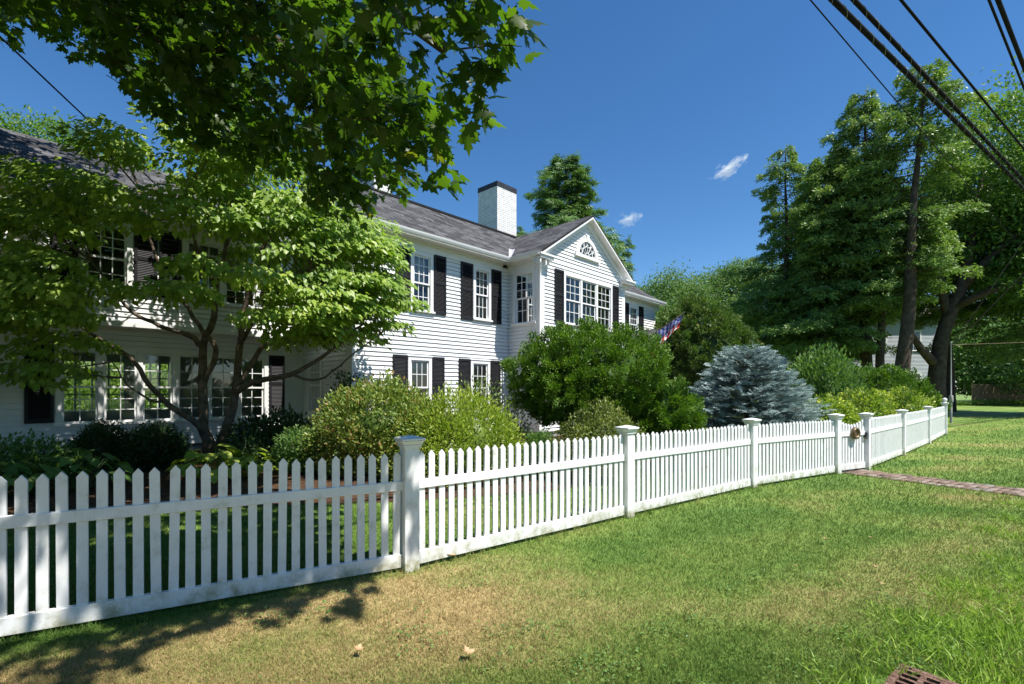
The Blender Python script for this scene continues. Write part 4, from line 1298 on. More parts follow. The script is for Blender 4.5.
# ------------------------------------------------------------------ kousa dogwood in front of the porch wing
dw = empty('dogwood_tree', (-6.1, 10.0, 0)); tag(dw, 'multi-stemmed dogwood with layered light green leaves before the porch windows', 'tree')
do = Vector((-6.1, 10.0, 0))
stems = [
    ([(211, 466, 10.0), (207, 440, 10.0), (203, 420, 9.98), (203, 380, 9.95), (203, 345, 9.9), (215, 318, 9.8), (217, 280, 9.7), (226, 250, 9.6), (236, 200, 9.4), (240, 160, 9.3)], .125, .02),
    ([(216, 466, 10.0), (222, 440, 10.02), (231, 415, 10.05), (236, 390, 10.05), (240, 350, 10.05), (244, 310, 10.0), (253, 282, 9.9), (262, 250, 9.8), (288, 205, 9.7), (300, 170, 9.6)], .115, .02),
    ([(236, 392, 10.0), (255, 381, 9.9), (290, 374, 9.7), (315, 361, 9.6), (338, 345, 9.5), (362, 325, 9.5)], .075, .02),
    ([(206, 432, 9.95), (185, 415, 9.7), (165, 402, 9.5), (150, 385, 9.3), (135, 362, 9.1), (108, 343, 8.9), (78, 325, 8.7), (48, 302, 8.5)], .070, .02),
    ([(203, 347, 9.9), (188, 335, 9.8), (163, 327, 9.6), (135, 314, 9.4), (118, 296, 9.2), (92, 262, 9.1)], .060, .018),
    ([(203, 385, 9.95), (216, 350, 9.85), (204, 333, 9.8), (188, 308, 9.6), (170, 284, 9.4), (150, 240, 9.2), (140, 190, 9.1)], .060, .018),
    ([(237, 390, 10.05), (262, 348, 10.1), (284, 338, 10.1), (305, 318, 10.1), (320, 290, 10.0), (340, 250, 9.9)], .060, .018),
    ([(217, 285, 9.7), (200, 255, 9.2), (190, 225, 8.7), (180, 200, 8.3)], .045, .012),
    ([(240, 345, 10.05), (262, 310, 9.5), (285, 285, 9.0), (310, 270, 8.7)], .045, .012),
    ([(290, 374, 9.7), (312, 380, 9.5), (332, 372, 9.4), (355, 352, 9.3), (380, 335, 9.3)], .032, .01),
    ([(165, 402, 9.5), (150, 400, 9.3), (128, 385, 9.0), (112, 362, 8.8)], .03, .01)]
nodes = []
trd = None
for i, (pts, r0, r1) in enumerate(stems):
    W = [at(*p) - do for p in pts]
    if i < 2:
        W[0].z = -.05
    # smooth the polyline
    S_ = []
    for a_ in range(len(W) - 1):
        q0, q1, q2, q3 = W[max(a_ - 1, 0)], W[a_], W[a_ + 1], W[min(a_ + 2, len(W) - 1)]
        for t in (0, .33, .66):
            S_.append(.5 * ((2 * q1) + (q2 - q0) * t + (2 * q0 - 5 * q1 + 4 * q2 - q3) * t * t + (3 * q1 - q0 - 3 * q2 + q3) * t ** 3))
    S_.append(W[-1])
    n_ = len(S_)
    S_ = [p + Vector(rng.normal(size=3)) * .012 if 0 < q < n_ - 1 else p for q, p in enumerate(S_)]
    R_ = [r0 + (r1 - r0) * (q / (n_ - 1)) ** .8 for q in range(n_)]
    if i < 2:
        R_[0] *= 1.8; R_[1] *= 1.5; R_[2] *= 1.25
    mb = MB(); mb.tube(S_, R_, 10)
    o = mb.build('stem', M['bark'], dw, smooth=True)
    nodes += [(p, R_[q]) for q, p in enumerate(S_) if q > n_ * .35]
ND = np.array([n_[0][:] for n_ in nodes])
# leaf layers
pads = []
cc = np.array([-5.75, 9.05, 4.05]); RR = np.array([3.75, 2.0, 2.55])
while len(pads) < 124:
    t_ = 1 - math.sqrt(rng.random()); a_ = rng.uniform(0, 2 * PI)            # egg shaped: broad low, narrow on top
    r_ = ((1 - t_ ** 2.1) * .80 + .20) * (.70 + .30 * rng.random() ** .6) * (1 + .13 * math.sin(3 * a_ + 1) + .08 * math.sin(5 * a_))
    p = np.array([-5.95 + 3.70 * r_ * math.cos(a_), 9.3 + 2.25 * r_ * math.sin(a_), 2.55 + 4.15 * t_ + rng.normal() * .12])
    ly = -(p[0] + 3.71) * .73 + (p[1] - 11.36) * .683     # house depth of the pad
    lx = (p[0] + 3.71) * .683 + (p[1] - 11.36) * .73
    if ly > (1.35 if lx < 0 else -.9) or p[2] < 2.0:
        continue
    px_ = 512 + F * p[0] / p[1]; py_ = HY - F * (p[2] - EYE) / p[1]
    if 105 < px_ < 300 and py_ > 232 and rng.random() < .72:       # the open middle where the stems show
        continue
    if px_ > 385:
        continue
    pads.append(p)
for q in ((20, 345, 8.3), (45, 362, 8.4), (5, 372, 8.2), (70, 335, 8.6), (28, 300, 8.3), (388, 322, 9.6), (352, 332, 9.5), (402, 300, 9.7), (330, 318, 9.3), (375, 285, 9.4), (300, 330, 9.2)):
    pads.append(np.array(at(*q)))
SC, SD, SN, SS, SR = [], [], [], [], []
mbt = MB()
for p in pads:
    q = np.array(p) - do
    j = np.argmin(np.linalg.norm(ND - q, axis=1) + .8 * np.maximum(0, ND[:, 2] - q[2]))
    a_ = Vector(ND[j]); b_ = Vector(q); mid = a_.lerp(b_, .5) + Vector((0, 0, -.12 + .2 * rng.random()))
    mbt.tube([a_, mid, b_ + Vector((0, 0, -.04))], [.016, .011, .005], 5, False)
    k = int(rng.integers(190, 280)); pr = rng.uniform(.40, .78)
    a = rng.uniform(0, 2 * PI, k); r = pr * np.sqrt(rng.random(k))
    off = np.stack([r * np.cos(a), r * np.sin(a), -.24 * (r / pr) ** 2 * pr + rng.normal(size=k) * .05], 1)
    C = q + off
    oc = unit((np.array(p) - cc) * [1, 1, .3])
    D = unit(off * [1, 1, 0] * 1.2 + oc * .5 + rng.normal(size=(k, 3)) * .35 + [0, 0, -.75])
    N = unit(rng.normal(size=(k, 3)) * .35 + oc * .5 + unit(off) * .6 + np.array([.45, -.6, .8]))
    SC.append(C); SD.append(D); SN.append(N); SS.append(rng.uniform(.095, .165, k)); SR.append(np.clip(rng.random(k) * .6 + .4 * rng.random(), 0, 1))
    for e in range(4):
        h_ = off[int(rng.integers(k))]; mbt.tube([b_, b_ + Vector(h_) * .6 + Vector((0, 0, .02)), b_ + Vector(h_)], [.005, .004, .002], 3, False)
cr = leaves('crown', np.vstack(SC), np.vstack(SD), np.vstack(SN), np.concatenate(SS), T_BROAD, M['dogwood'], dw, np.concatenate(SR))
mbt.build('twigs', M['bark'], cr)

# ------------------------------------------------------------------ foundation planting
# big dark green bush with a short trunk
yd = 9.2; yx = (588 - 512) / F * yd
ye = empty('yew_bush', (yx, yd, 0)); tag(ye, 'big round dark green evergreen bush in front of the gable wing', 'shrub')
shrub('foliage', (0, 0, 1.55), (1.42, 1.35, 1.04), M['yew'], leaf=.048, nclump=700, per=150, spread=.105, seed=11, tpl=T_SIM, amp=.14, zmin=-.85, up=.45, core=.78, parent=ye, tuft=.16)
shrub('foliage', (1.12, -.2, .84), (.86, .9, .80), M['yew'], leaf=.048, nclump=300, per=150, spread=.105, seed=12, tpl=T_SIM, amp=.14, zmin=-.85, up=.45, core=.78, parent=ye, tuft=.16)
mb = MB()
for a_ in range(5):
    mb.tube([(.12 * math.cos(a_ * 1.3), .12 * math.sin(a_ * 1.3), -.05), (.3 * math.cos(a_ * 1.3), .3 * math.sin(a_ * 1.3), .5), (.8 * math.cos(a_ * 1.3), .8 * math.sin(a_ * 1.3), 1.2)], [.07, .055, .03], 7)
mb.build('trunk', M['darkbark'], ye, smooth=True)
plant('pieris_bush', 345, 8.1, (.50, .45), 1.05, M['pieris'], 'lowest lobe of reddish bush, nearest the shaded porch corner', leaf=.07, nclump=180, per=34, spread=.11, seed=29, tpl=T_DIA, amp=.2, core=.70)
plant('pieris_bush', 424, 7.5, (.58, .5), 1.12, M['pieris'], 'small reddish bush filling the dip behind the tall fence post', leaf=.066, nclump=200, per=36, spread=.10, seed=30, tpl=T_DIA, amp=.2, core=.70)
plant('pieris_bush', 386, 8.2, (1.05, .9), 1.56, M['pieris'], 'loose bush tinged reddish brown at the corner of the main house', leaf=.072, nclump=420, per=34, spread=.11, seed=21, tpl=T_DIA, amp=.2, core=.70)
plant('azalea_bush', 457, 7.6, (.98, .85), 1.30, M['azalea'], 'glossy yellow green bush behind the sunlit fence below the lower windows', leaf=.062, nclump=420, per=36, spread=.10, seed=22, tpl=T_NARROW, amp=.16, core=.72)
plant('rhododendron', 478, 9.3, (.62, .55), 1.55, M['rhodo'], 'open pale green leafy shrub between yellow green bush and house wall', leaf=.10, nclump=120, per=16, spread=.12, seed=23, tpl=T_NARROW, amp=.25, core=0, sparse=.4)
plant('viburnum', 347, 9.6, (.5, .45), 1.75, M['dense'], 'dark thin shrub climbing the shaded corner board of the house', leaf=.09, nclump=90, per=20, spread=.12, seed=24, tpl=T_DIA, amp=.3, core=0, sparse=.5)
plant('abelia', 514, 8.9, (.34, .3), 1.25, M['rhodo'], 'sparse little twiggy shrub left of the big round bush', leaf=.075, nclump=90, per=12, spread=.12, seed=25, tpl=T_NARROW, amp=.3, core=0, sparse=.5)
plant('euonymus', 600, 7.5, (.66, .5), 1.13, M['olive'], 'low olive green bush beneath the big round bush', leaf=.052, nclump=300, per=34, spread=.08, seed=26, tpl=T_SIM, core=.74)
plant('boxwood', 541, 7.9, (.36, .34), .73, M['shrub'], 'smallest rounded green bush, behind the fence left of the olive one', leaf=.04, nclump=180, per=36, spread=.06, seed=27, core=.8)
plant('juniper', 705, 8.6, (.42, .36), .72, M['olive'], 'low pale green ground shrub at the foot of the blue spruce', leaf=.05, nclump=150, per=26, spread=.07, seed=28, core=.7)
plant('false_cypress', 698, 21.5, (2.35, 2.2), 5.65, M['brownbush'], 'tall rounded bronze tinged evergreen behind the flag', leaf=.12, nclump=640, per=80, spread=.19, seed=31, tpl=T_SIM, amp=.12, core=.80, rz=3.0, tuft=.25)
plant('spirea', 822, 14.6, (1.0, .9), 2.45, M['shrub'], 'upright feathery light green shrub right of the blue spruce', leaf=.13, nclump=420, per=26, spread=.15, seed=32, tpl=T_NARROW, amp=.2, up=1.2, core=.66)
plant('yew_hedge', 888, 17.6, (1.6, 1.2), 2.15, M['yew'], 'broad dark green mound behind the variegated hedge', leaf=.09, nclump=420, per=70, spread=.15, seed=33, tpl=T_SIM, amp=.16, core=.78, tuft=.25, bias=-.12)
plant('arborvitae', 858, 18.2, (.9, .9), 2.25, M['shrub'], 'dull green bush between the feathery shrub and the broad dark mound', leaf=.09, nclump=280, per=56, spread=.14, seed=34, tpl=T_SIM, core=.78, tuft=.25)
for i, (px, d, r_, zt, lab) in enumerate([(832, 10.6, .62, 1.22, 'lowest variegated yellow green bush of the hedge, next to the blue spruce'), (866, 12.4, .74, 1.40, 'variegated yellow green bush of the hedge just behind the gate'),
                                          (901, 15.2, .85, 1.46, 'variegated yellow green bush of the hedge behind the first panel past the gate'), (925, 19, .70, 1.40, 'variegated yellow green bush at the far end of the hedge')]):
    plant('variegated_euonymus', px, d, (r_, r_ * .8), zt, M['hedge'], lab, group='variegated hedge behind the curving fence', leaf=.085, nclump=230, per=24, spread=.11, seed=40 + i, tpl=T_DIA, core=.74)
# blue spruce
se = empty('blue_spruce', (5.05, 10.5, 0)); tag(se, 'low spreading blue spruce with tiers of silvery needles behind the fence', 'shrub')
SC, SD, SN, SS, SR = [], [], [], [], []
mbt = MB()
H_, R_ = 2.32, 1.36
for tier in range(21):
    z0 = .12 + (H_ - .2) * (tier / 20) ** .92; rr = R_ * (1 - (max(z0 - .35, 0) / (H_ - .30)) ** 1.8) ** .70 * rng.uniform(.90, 1.08) + .05
    nb = int(9 + rr * 13); a0 = rng.random() * 6
    for b_ in range(nb):
        a = a0 + 2 * PI * b_ / nb + rng.normal() * .09; L_ = rr * rng.uniform(.82, 1.12)
        k = int(8 + L_ * 24); t = .25 + .75 * rng.random(k) ** .7
        rd = np.array([math.cos(a), math.sin(a), 0]); lt = np.array([-math.sin(a), math.cos(a), 0])
        C = np.array([0, 0, z0]) + rd * (t * L_)[:, None] + lt * (rng.normal(size=k) * .07 * (1.4 - t) * 1.6)[:, None] + np.array([0, 0, 1]) * (-.10 * t ** 2 * L_ + .10 * t ** 4 + rng.normal(size=k) * .02)[:, None]
        D = unit(rd + lt * rng.normal(size=k)[:, None] * .5 + np.array([0, 0, 1]) * rng.uniform(-.05, .5, k)[:, None])
        SC.append(C); SD.append(D); SN.append(unit(rng.normal(size=(k, 3)) * .5 + [0, 0, 1.])); SS.append(rng.uniform(.11, .19, k)); SR.append(np.clip(rng.random(k) * .5 + .5 * t ** 3, 0, 1))
        mbt.tube([(0, 0, z0 - .05), tuple(np.array([0, 0, z0 - .04]) + rd * L_ * .9)], [.015, .004], 4, False)
fo_ = leaves('needles', np.vstack(SC), np.vstack(SD), np.vstack(SN), np.concatenate(SS), T_SPR, M['spruce'], se, np.concatenate(SR))
mbt.tube([(0, 0, -.05), (0, 0, 1.2), (0, 0, 2.2)], [.09, .06, .02], 8)
mbt.build('trunk', M['bark'], se)
# shaded bed at the porch
plant('boxwood', 101, 8.6, (.42, .4), .78, M['dense'], 'clipped dark boxwood ball under the left porch windows', leaf=.04, nclump=260, per=36, spread=.06, seed=51, core=.82, zmin=-.7)
plant('boxwood', 156, 8.7, (.50, .45), .76, M['dense'], 'shaggier dark boxwood right of the clipped ball', leaf=.05, nclump=260, per=32, spread=.075, seed=52, core=.76)
plant('hydrangea', 278, 9.6, (.85, .6), .86, M['dense'], 'wide dark shrub right of the dogwood trunks', leaf=.085, nclump=200, per=24, spread=.11, seed=53, tpl=T_DIA, core=.7)
plant('mountain_laurel', 302, 8.3, (.42, .4), .72, M['shrub'], 'fresh green low shrub in front of the wide dark one', leaf=.055, nclump=180, per=26, spread=.08, seed=54, core=.74)
plant('fern', 248, 8.6, (.4, .35), .52, M['dense'], 'small leafy clump just right of the dogwood base', leaf=.07, nclump=90, per=18, spread=.09, seed=55, core=.6)


def hosta(px, d, r_, h_, mat, label, seed, n=46, group=None, ls=.20):
    x_ = (px - 512) / F * d
    g_ = np.random.default_rng(seed)
    a = g_.uniform(0, 2 * PI, n); rr = r_ * g_.random(n) ** .6
    C = np.stack([rr * np.cos(a), rr * np.sin(a), h_ * (1 - .55 * (rr / r_) ** 2) * g_.uniform(.75, 1.1, n)], 1)
    D = unit(np.stack([np.cos(a), np.sin(a), -.15 - .55 * rr / r_], 1) + g_.normal(size=(n, 3)) * .22)
    N = unit(np.stack([.5 * np.cos(a), .5 * np.sin(a), np.ones(n)], 1) + g_.normal(size=(n, 3)) * .2)
    S = ls * g_.uniform(.65, 1.15, n)
    o_ = leaves('hosta', C, D, N, S, T_HOSTA, mat, None, g_.random(n))
    o_.location = (x_, d, 0)
    # leaf stalks
    mb_ = MB()
    for i in range(n):
        mb_.tube([(C[i, 0] * .25, C[i, 1] * .25, 0), (C[i, 0] * .7, C[i, 1] * .7, C[i, 2] * .7), tuple(C[i])], .005, 3, False)
    mb_.build('stalks', mat, o_)
    return tag(o_, label, 'plant', group)


T_HOSTA = (np.array([[0, 0, 0], [.30, .18, .05], [.36, .42, .06], [.22, .75, .0], [0, 1.02, -.12], [-.22, .75, .0], [-.36, .42, .06], [-.30, .18, .05], [0, .45, -.03]], float),
           np.array([[i, (i + 1) % 8, 8] for i in range(8)]))
hosta(212, 7.6, .50, .50, M['limehosta'], 'bright lime hosta in front of the dogwood trunks', 61, 40, ls=.26)
hosta(250, 7.9, .36, .42, M['limehosta'], 'smaller lime hosta right of the bright one', 62, 24, ls=.22)
hosta(80, 6.9, .52, .54, M['hosta'], 'broad green hosta in front of the clipped boxwood ball', 63, 60, 'green hostas in the shaded bed', .20)
hosta(36, 6.6, .50, .52, M['hosta'], 'green hosta left of the broad one, behind the shaded fence', 64, 56, 'green hostas in the shaded bed', .19)
hosta(-8, 6.3, .50, .50, M['hosta'], 'green hosta at the left edge of the picture', 65, 50, 'green hostas in the shaded bed', .19)
plant('pachysandra', 22, 7.7, (.7, .5), .62, M['shrub'], 'leafy plant against the left porch wall behind the hostas', leaf=.08, nclump=110, per=18, spread=.1, seed=66, tpl=T_DIA, core=.5)


# ------------------------------------------------------------------ background trees
def hemlock(name, base, h, r, seed, label, bare=.12, lean=(0, 0), nb=120, dens=15., tr=.30, mat='hemlock', group=None, droop=.25, gap=None, size=(.26, .50), bark='darkbark', power=.75, tpl=T_TUFT, oneside=None):
    g_ = np.random.default_rng(seed)
    e_ = empty(name, base); tag(e_, label, 'tree', group)
    tp = lambda z: np.array([lean[0] * (z / h) ** 1.3 + .12 * math.sin(z * .7 + seed), lean[1] * (z / h) ** 1.3 + .12 * math.cos(z * .6 + seed), z])
    mb = MB(); zs = np.linspace(-.1, h * .98, 14)
    mb.tube([tuple(tp(max(z, 0)) - [0, 0, .1 * (z < 0)]) for z in zs], [tr * (1 - .94 * (max(z, 0) / h)) * (1.35 if i == 0 else 1) for i, z in enumerate(zs)], 9)
    tk = mb.build('trunk', M[bark], e_, smooth=True)
    C_, D_, N_, S_, R_ = [], [], [], [], []
    mb = MB()
    for i in range(nb):
        f_ = (i + g_.random()) / nb
        z = h * (bare + (.985 - bare) * f_); u_ = z / h
        a = i * 2.399963 + g_.normal() * .35
        L_ = r * (1 - u_) ** power * g_.uniform(.62, 1.15) + .25
        if u_ < bare + .15:
            L_ *= .55 + .45 * (u_ - bare) / .15
        if oneside is not None:
            L_ *= .7 + .45 * math.cos(a - oneside)
        if gap and gap(z, a) and g_.random() < .8:
            continue
        L_ *= 1 + .26 * math.sin(z * .85 + seed * 1.7 + 1.3 * math.cos(a + seed)) + .14 * math.sin(2 * a + z * .5)
        if g_.random() < .07:          # dead stub
            q_ = np.array([math.cos(a), math.sin(a), .1]) * L_ * .45
            mb.tube([tuple(tp(z)), tuple(tp(z) + q_), tuple(tp(z) + q_ * 1.5 - [0, 0, .15])], [.03, .018, .006], 4, False)
            continue
        rd = np.array([math.cos(a), math.sin(a), 0]); lt = np.array([-rd[1], rd[0], 0])
        rise = g_.uniform(.0, .28); dr = droop * g_.uniform(.6, 1.5)
        bp = lambda t: tp(z) + rd * (t * L_)[..., None] + np.array([0, 0, 1.]) * (rise * t * L_ - dr * t ** 2 * L_)[..., None]
        tt = np.linspace(0, 1, 5); pts = bp(tt)
        mb.tube([tuple(p) for p in pts], [.035 * (1 - q * .85) * min(1, .3 + L_ / r) for q in tt], 4, False)
        k = int(10 + L_ * dens * 2.1)
        t = .18 + .82 * g_.random(k) ** .8
        w_ = g_.normal(size=k) * .20 * L_ * (1.25 - t) ** .8
        C = bp(t) + lt * w_[:, None] + np.array([0, 0, 1.]) * (-.18 * np.abs(w_) + g_.normal(size=k) * .09)[:, None]
        D = unit(rd * .8 + lt * (np.sign(w_) * .6 + g_.normal(size=k) * .35)[:, None] + np.array([0, 0, 1.]) * (-.25 + g_.normal(size=k) * .25)[:, None])
        C_.append(C); D_.append(D); N_.append(unit(g_.normal(size=(k, 3)) * .45 + [0, 0, 1.]))
        N_[-1] = unit(N_[-1] + rd * .45)
        S_.append(g_.uniform(*size, k)); R_.append(np.clip(.45 * g_.random(k) + .25 * g_.random() + .3 * t ** 2, 0, 1))
    cr_ = leaves('crown', np.vstack(C_), np.vstack(D_), np.vstack(N_), np.concatenate(S_), tpl, M[mat], e_, np.concatenate(R_))
    mb.build('branches', M[bark], tk)
    return e_


def gpt(px, d):
    return ((px - 512) / F * d, d, 0)


HG = 'tall hemlocks in front of the neighbouring house'
hemlock('hemlock', gpt(786, 31), 17.0, 4.7, 101, 'thin topped hemlock standing leftmost and lowest of the tall group', .1, nb=135, dens=14, group=HG)
hemlock('hemlock', gpt(826, 28), 14.8, 4.6, 102, 'dense hemlock between the leftmost one and the double trunks', .24, nb=150, dens=17, group=HG)
hemlock('hemlock', gpt(868, 27.5), 18.4, 5.0, 103, 'tall hemlock left of the big bare trunk, crown leaning left', .34, lean=(-.2, 0), nb=135, dens=16, tr=.34, group=HG)
hemlock('hemlock', gpt(882, 26.5), 14.8, 4.0, 104, 'slimmer hemlock whose trunk almost touches the big bare trunk', .38, nb=85, dens=13, tr=.26, group=HG)
hemlock('hemlock', gpt(902, 24.5), 17.9, 3.9, 105, 'tallest hemlock with a thick straight trunk bare far up', .34, lean=(1.2, 0), nb=130, dens=13, tr=.38, group=HG, power=.5, gap=lambda z, a: math.cos(a + PI / 2 + .3) > .35 and z < 14)
hemlock('hemlock', gpt(806, 33), 14.8, 4.6, 109, 'low bushy hemlock between the thin topped one and the dense one', .1, nb=150, dens=15, group=HG)
hemlock('hemlock', gpt(842, 34), 18.5, 5.0, 107, 'rearmost hemlock filling the gap behind the dense one', .34, nb=170, dens=15, group=HG)
hemlock('hemlock', gpt(948, 33), 17.5, 5.0, 108, 'hemlock behind the oak trunk, its top below the cables', .34, nb=150, dens=15, group=HG)
hemlock('hemlock', gpt(1062, 29), 17.0, 6.0, 106, 'hemlock whose boughs reach in from the right edge under the cables', .2, nb=120, dens=12, group=HG, power=.5)
hemlock('spruce_tree', gpt(566, 33), 17.4, 7.0, 111, 'pointed dense conifer rising behind the roof beside the chimney', .08, nb=230, dens=15, tr=.3, mat='conifer', droop=.12, power=.74, size=(.34, .60), tpl=T_SPR5)
hemlock('spruce_tree', gpt(622, 37), 13.0, 3.6, 112, 'lower conifer behind the right slope of the gable', .06, nb=100, dens=14, tr=.25, mat='conifer', droop=.1, tpl=T_SPR5)
hemlock('spruce_tree', gpt(515, 36), 13.6, 2.8, 113, 'conifer top just right of the white chimney', .06, nb=90, dens=13, tr=.25, mat='conifer', droop=.1, tpl=T_SPR5)


def broad(name, base, parts, label, seed, mat, trunk=(.3, 4), leaf=.28, group=None, limbs=True, cat='tree', flat=.5):
    """broadleaf tree: parts = list of (dx, dy, z, rx, ry, rz, clumps, per)"""
    e_ = empty(name, base); tag(e_, label, cat, group)
    A = [[], [], [], [], []]
    for i, (dx, dy, z, rx, ry, rz, nc, per) in enumerate(parts):
        for q, v in zip(A, crown_clumps((dx, dy, z), (rx, ry, rz), nc, per, .11 * (rx + rz), leaf, seed + i, flat=flat)):
            q.append(v)
    leaves('crown', np.vstack(A[0]), np.vstack(A[1]), np.vstack(A[2]), np.concatenate(A[3]), T_DIA if leaf > .2 else T_SIM, M[mat], e_, np.concatenate(A[4]))
    if trunk:
        mb = MB(); mb.tube([(0, 0, -.1), (0, 0, .4), (.1, .05, trunk[1] * .5), (0, .1, trunk[1])], [trunk[0] * 1.4, trunk[0], trunk[0] * .8, trunk[0] * .55], 9)
        tk = mb.build('trunk', M['darkbark'], e_, smooth=True)
        mb = MB()
        for (dx, dy, z, rx, ry, rz, nc, per) in parts:
            for q in range(3):
                d_ = randdir(1, -.2)[0] * np.array([rx, ry, rz]) * .7
                s_ = np.array([0, 0, trunk[1] * .85]); e2 = np.array([dx, dy, z]) + d_
                mb.tube([tuple(s_), tuple(s_ * .45 + e2 * .55 + [0, 0, .3]), tuple(e2)], [trunk[0] * .45, trunk[0] * .25, .03], 5, False)
        mb.build('limbs', M['darkbark'], tk)
    return e_


FG = 'distant leafy trees beyond the garden'
for i, (px, d, zt, r_, lab) in enumerate([(672, 58, 15.6, 5.2, 'round distant tree just right of the house roof'), (716, 62, 17.0, 5.6, 'taller distant tree midway between roof and hemlocks'), (752, 60, 17.5, 5, 'distant tree half hidden by the leftmost hemlock'),
                                          (640, 66, 14.6, 5, 'distant tree low behind the right end of the roof'), (690, 48, 9.5, 4.5, 'lower distant tree in front of the other far ones')]):
    broad('deciduous_tree', gpt(px, d), [(0, 0, zt - r_ * .95, r_, r_, r_ * .95, 230, 90), (0, 0, zt - r_ * 2, r_ * 1.05, r_, r_ * .8, 120, 70)], lab, 120 + i * 3, 'fartree', (.35, zt * .5), .30, FG)
broad('deciduous_tree', gpt(60, 27), [(-1, 0, 13.0, 3.6, 3, 3.0, 230, 80), (3, 1, 11.9, 3, 3, 2.5, 170, 75), (-5, 1, 12.7, 3.5, 3, 2.9, 170, 75)], 'sunny tree top showing over the left wing roof', 140, 'oak', (.4, 11), .22)
# oak at the right
oe = broad('oak_tree', gpt(936, 27), [(5.0, .5, 13.6, 4.2, 4.2, 4.2, 330, 80), (7.6, 0, 10.5, 4.6, 4, 3.6, 330, 80), (2.4, 2, 9.2, 3, 3, 2.4, 110, 70), (9.5, 2, 14, 4, 4, 3.6, 240, 80), (5.0, -1.5, 7.2, 3.2, 2.6, 1.5, 120, 55), (8.6, 0, 6.8, 3.6, 3, 2.0, 140, 55), (4.5, 1.5, 10.2, 4, 3, 3, 150, 55)],
           'spreading dark trunked oak at the right under the cables', 150, 'oak', None, .235)
mb = MB()
W = [at(*p) - Vector(gpt(936, 27)) for p in ((936, 412, 27), (936, 385, 27), (938, 362, 27), (941, 340, 27), (948, 318, 27), (960, 290, 27), (968, 255, 27.2), (975, 215, 27.4), (985, 160, 27.5))]
mb.tube(W, [.52, .42, .38, .34, .33, .30, .24, .18, .08], 11)
tk = mb.build('trunk', M['darkbark'], oe, smooth=True)
for l_ in (((936, 365, 27), (922, 350, 26.7), (912, 335, 26.5), (905, 322, 26.4)), ((948, 318, 27), (940, 280, 27.4), (938, 240, 27.8), (945, 190, 28)), ((960, 290, 27), (985, 262, 26.6), (1010, 240, 26.2), (1050, 215, 26)), ((952, 308, 27), (990, 290, 26), (1030, 282, 25.5))):
    W = [at(*p) - Vector(gpt(936, 27)) for p in l_]
    mb = MB(); mb.tube(W, [.26, .2, .14, .06], 7); mb.build('limb', M['darkbark'], tk, smooth=True)
# lit greenery beyond the board fence
for i, (px, d, zt, r_, lab) in enumerate([(975, 52, 8.5, 3.6, 'light green tree behind the left end of the board fence'), (1022, 54, 9.5, 4.2, 'light green tree behind the board fence at the right edge'), (1080, 44, 10.5, 5, 'shade tree just outside the right edge in front of the board fence'), (1000, 66, 15, 6, 'large far tree above the board fence'), (948, 60, 12.5, 5, 'far tree seen just right of the oak trunk')]):
    broad('garden_tree', gpt(px, d), [(0, 0, zt - r_ * .9, r_, r_, r_ * .95, 150, 55), (0, 0, zt * .36, r_ * 1.1, r_, zt * .3, 110, 50)], lab, 170 + 3 * i, 'shrub' if i < 2 else 'fartree', (.3, zt * .5), .38, FG)
o = plant('hedge', 1002, 46.5, (6.5, .8), .42, M['yew'], 'low dark hedge along the foot of the board fence', leaf=.16, nclump=300, per=26, spread=.16, seed=180, tpl=T_SPR, core=.8)
# sunny hedge behind the house, seen through the porch windows, and trees across the road
th = rad(46.9)
hl = lambda lx, ly: (-3.71 + math.cos(th) * lx - math.sin(th) * ly, 11.36 + math.sin(th) * lx + math.cos(th) * ly)
hx, hy = hl(-3.2, 13.2)
o = shrub('garden_hedge', (0, 0, 1.6), (4.2, 1.2, 1.9), M['brightleaf'], leaf=.14, nclump=520, per=30, spread=.2, seed=190, tpl=T_DIA, core=.8, origin=(0, 0, 0)); o.location = (hx, hy, 0); o.rotation_euler = (0, 0, th)
tag(o, 'sunny yellow green hedge seen through the porch windows', 'hedge')
for i, (x_, y_) in enumerate(((-14, -12), (-4, -16), (8, -19), (19, -12))):
    broad('street_tree', (x_, y_, 0), [(0, 0, 6, 4.2, 4.2, 4, 150, 45), (0, 0, 2.6, 4.4, 4, 2.4, 90, 40)], 'leafy tree across the road behind the viewpoint', 200 + i, 'oak', (.35, 5), .4, 'trees across the road')

# ------------------------------------------------------------------ neighbour's place
ne = empty('neighbor_house', (21.5, 40, 0), rad(-4)); tag(ne, 'pale grey clapboard house with a brown roof hidden behind the hemlocks', 'house')
NT_ = FRONT(0)
nw = [(2.4 + 2.6 * i, 3.4 + 2.6 * i, z, z + 1.6) for i in range(4) for z in (1.2, 4.6)]
siding('front_wall', NT_, const(1.2, 12.6), .2, 7.6, nw, parent=ne, mat=M['grey_siding'], backing=False)
for (a_, b_, z0, z1) in nw:
    window(NT_, a_ - .06, b_ + .06, z0 - .04, z1 + .06, 2, rows=(2, 2), hood=False, parent=ne)
siding('side_wall', RIGHT(12.6), const(0, 8), .2, 7.6, [], parent=ne, mat=M['grey_siding'], backing=False)
siding('side_wall', LEFT(1.2), const(0, 8), .2, 7.6, [], parent=ne, mat=M['grey_siding'], backing=False)
mb = MB(); mb.poly([(1.2, 8, 0), (12.6, 8, 0), (12.6, 8, 7.6), (1.2, 8, 7.6)]); mb.poly([(1.2, .05, 7.55), (12.6, .05, 7.55), (12.6, 8, 7.55), (1.2, 8, 7.55)]); mb.poly([(1.2, .3, 0), (12.6, .3, 0), (12.6, .3, 7.5), (1.2, .3, 7.5)])
mb.build('inner_wall', M['plaster'], ne)
board(NT_, 12.42, 12.63, .2, 7.6, -.01, .04, 'corner_board', ne)
mb = MB()
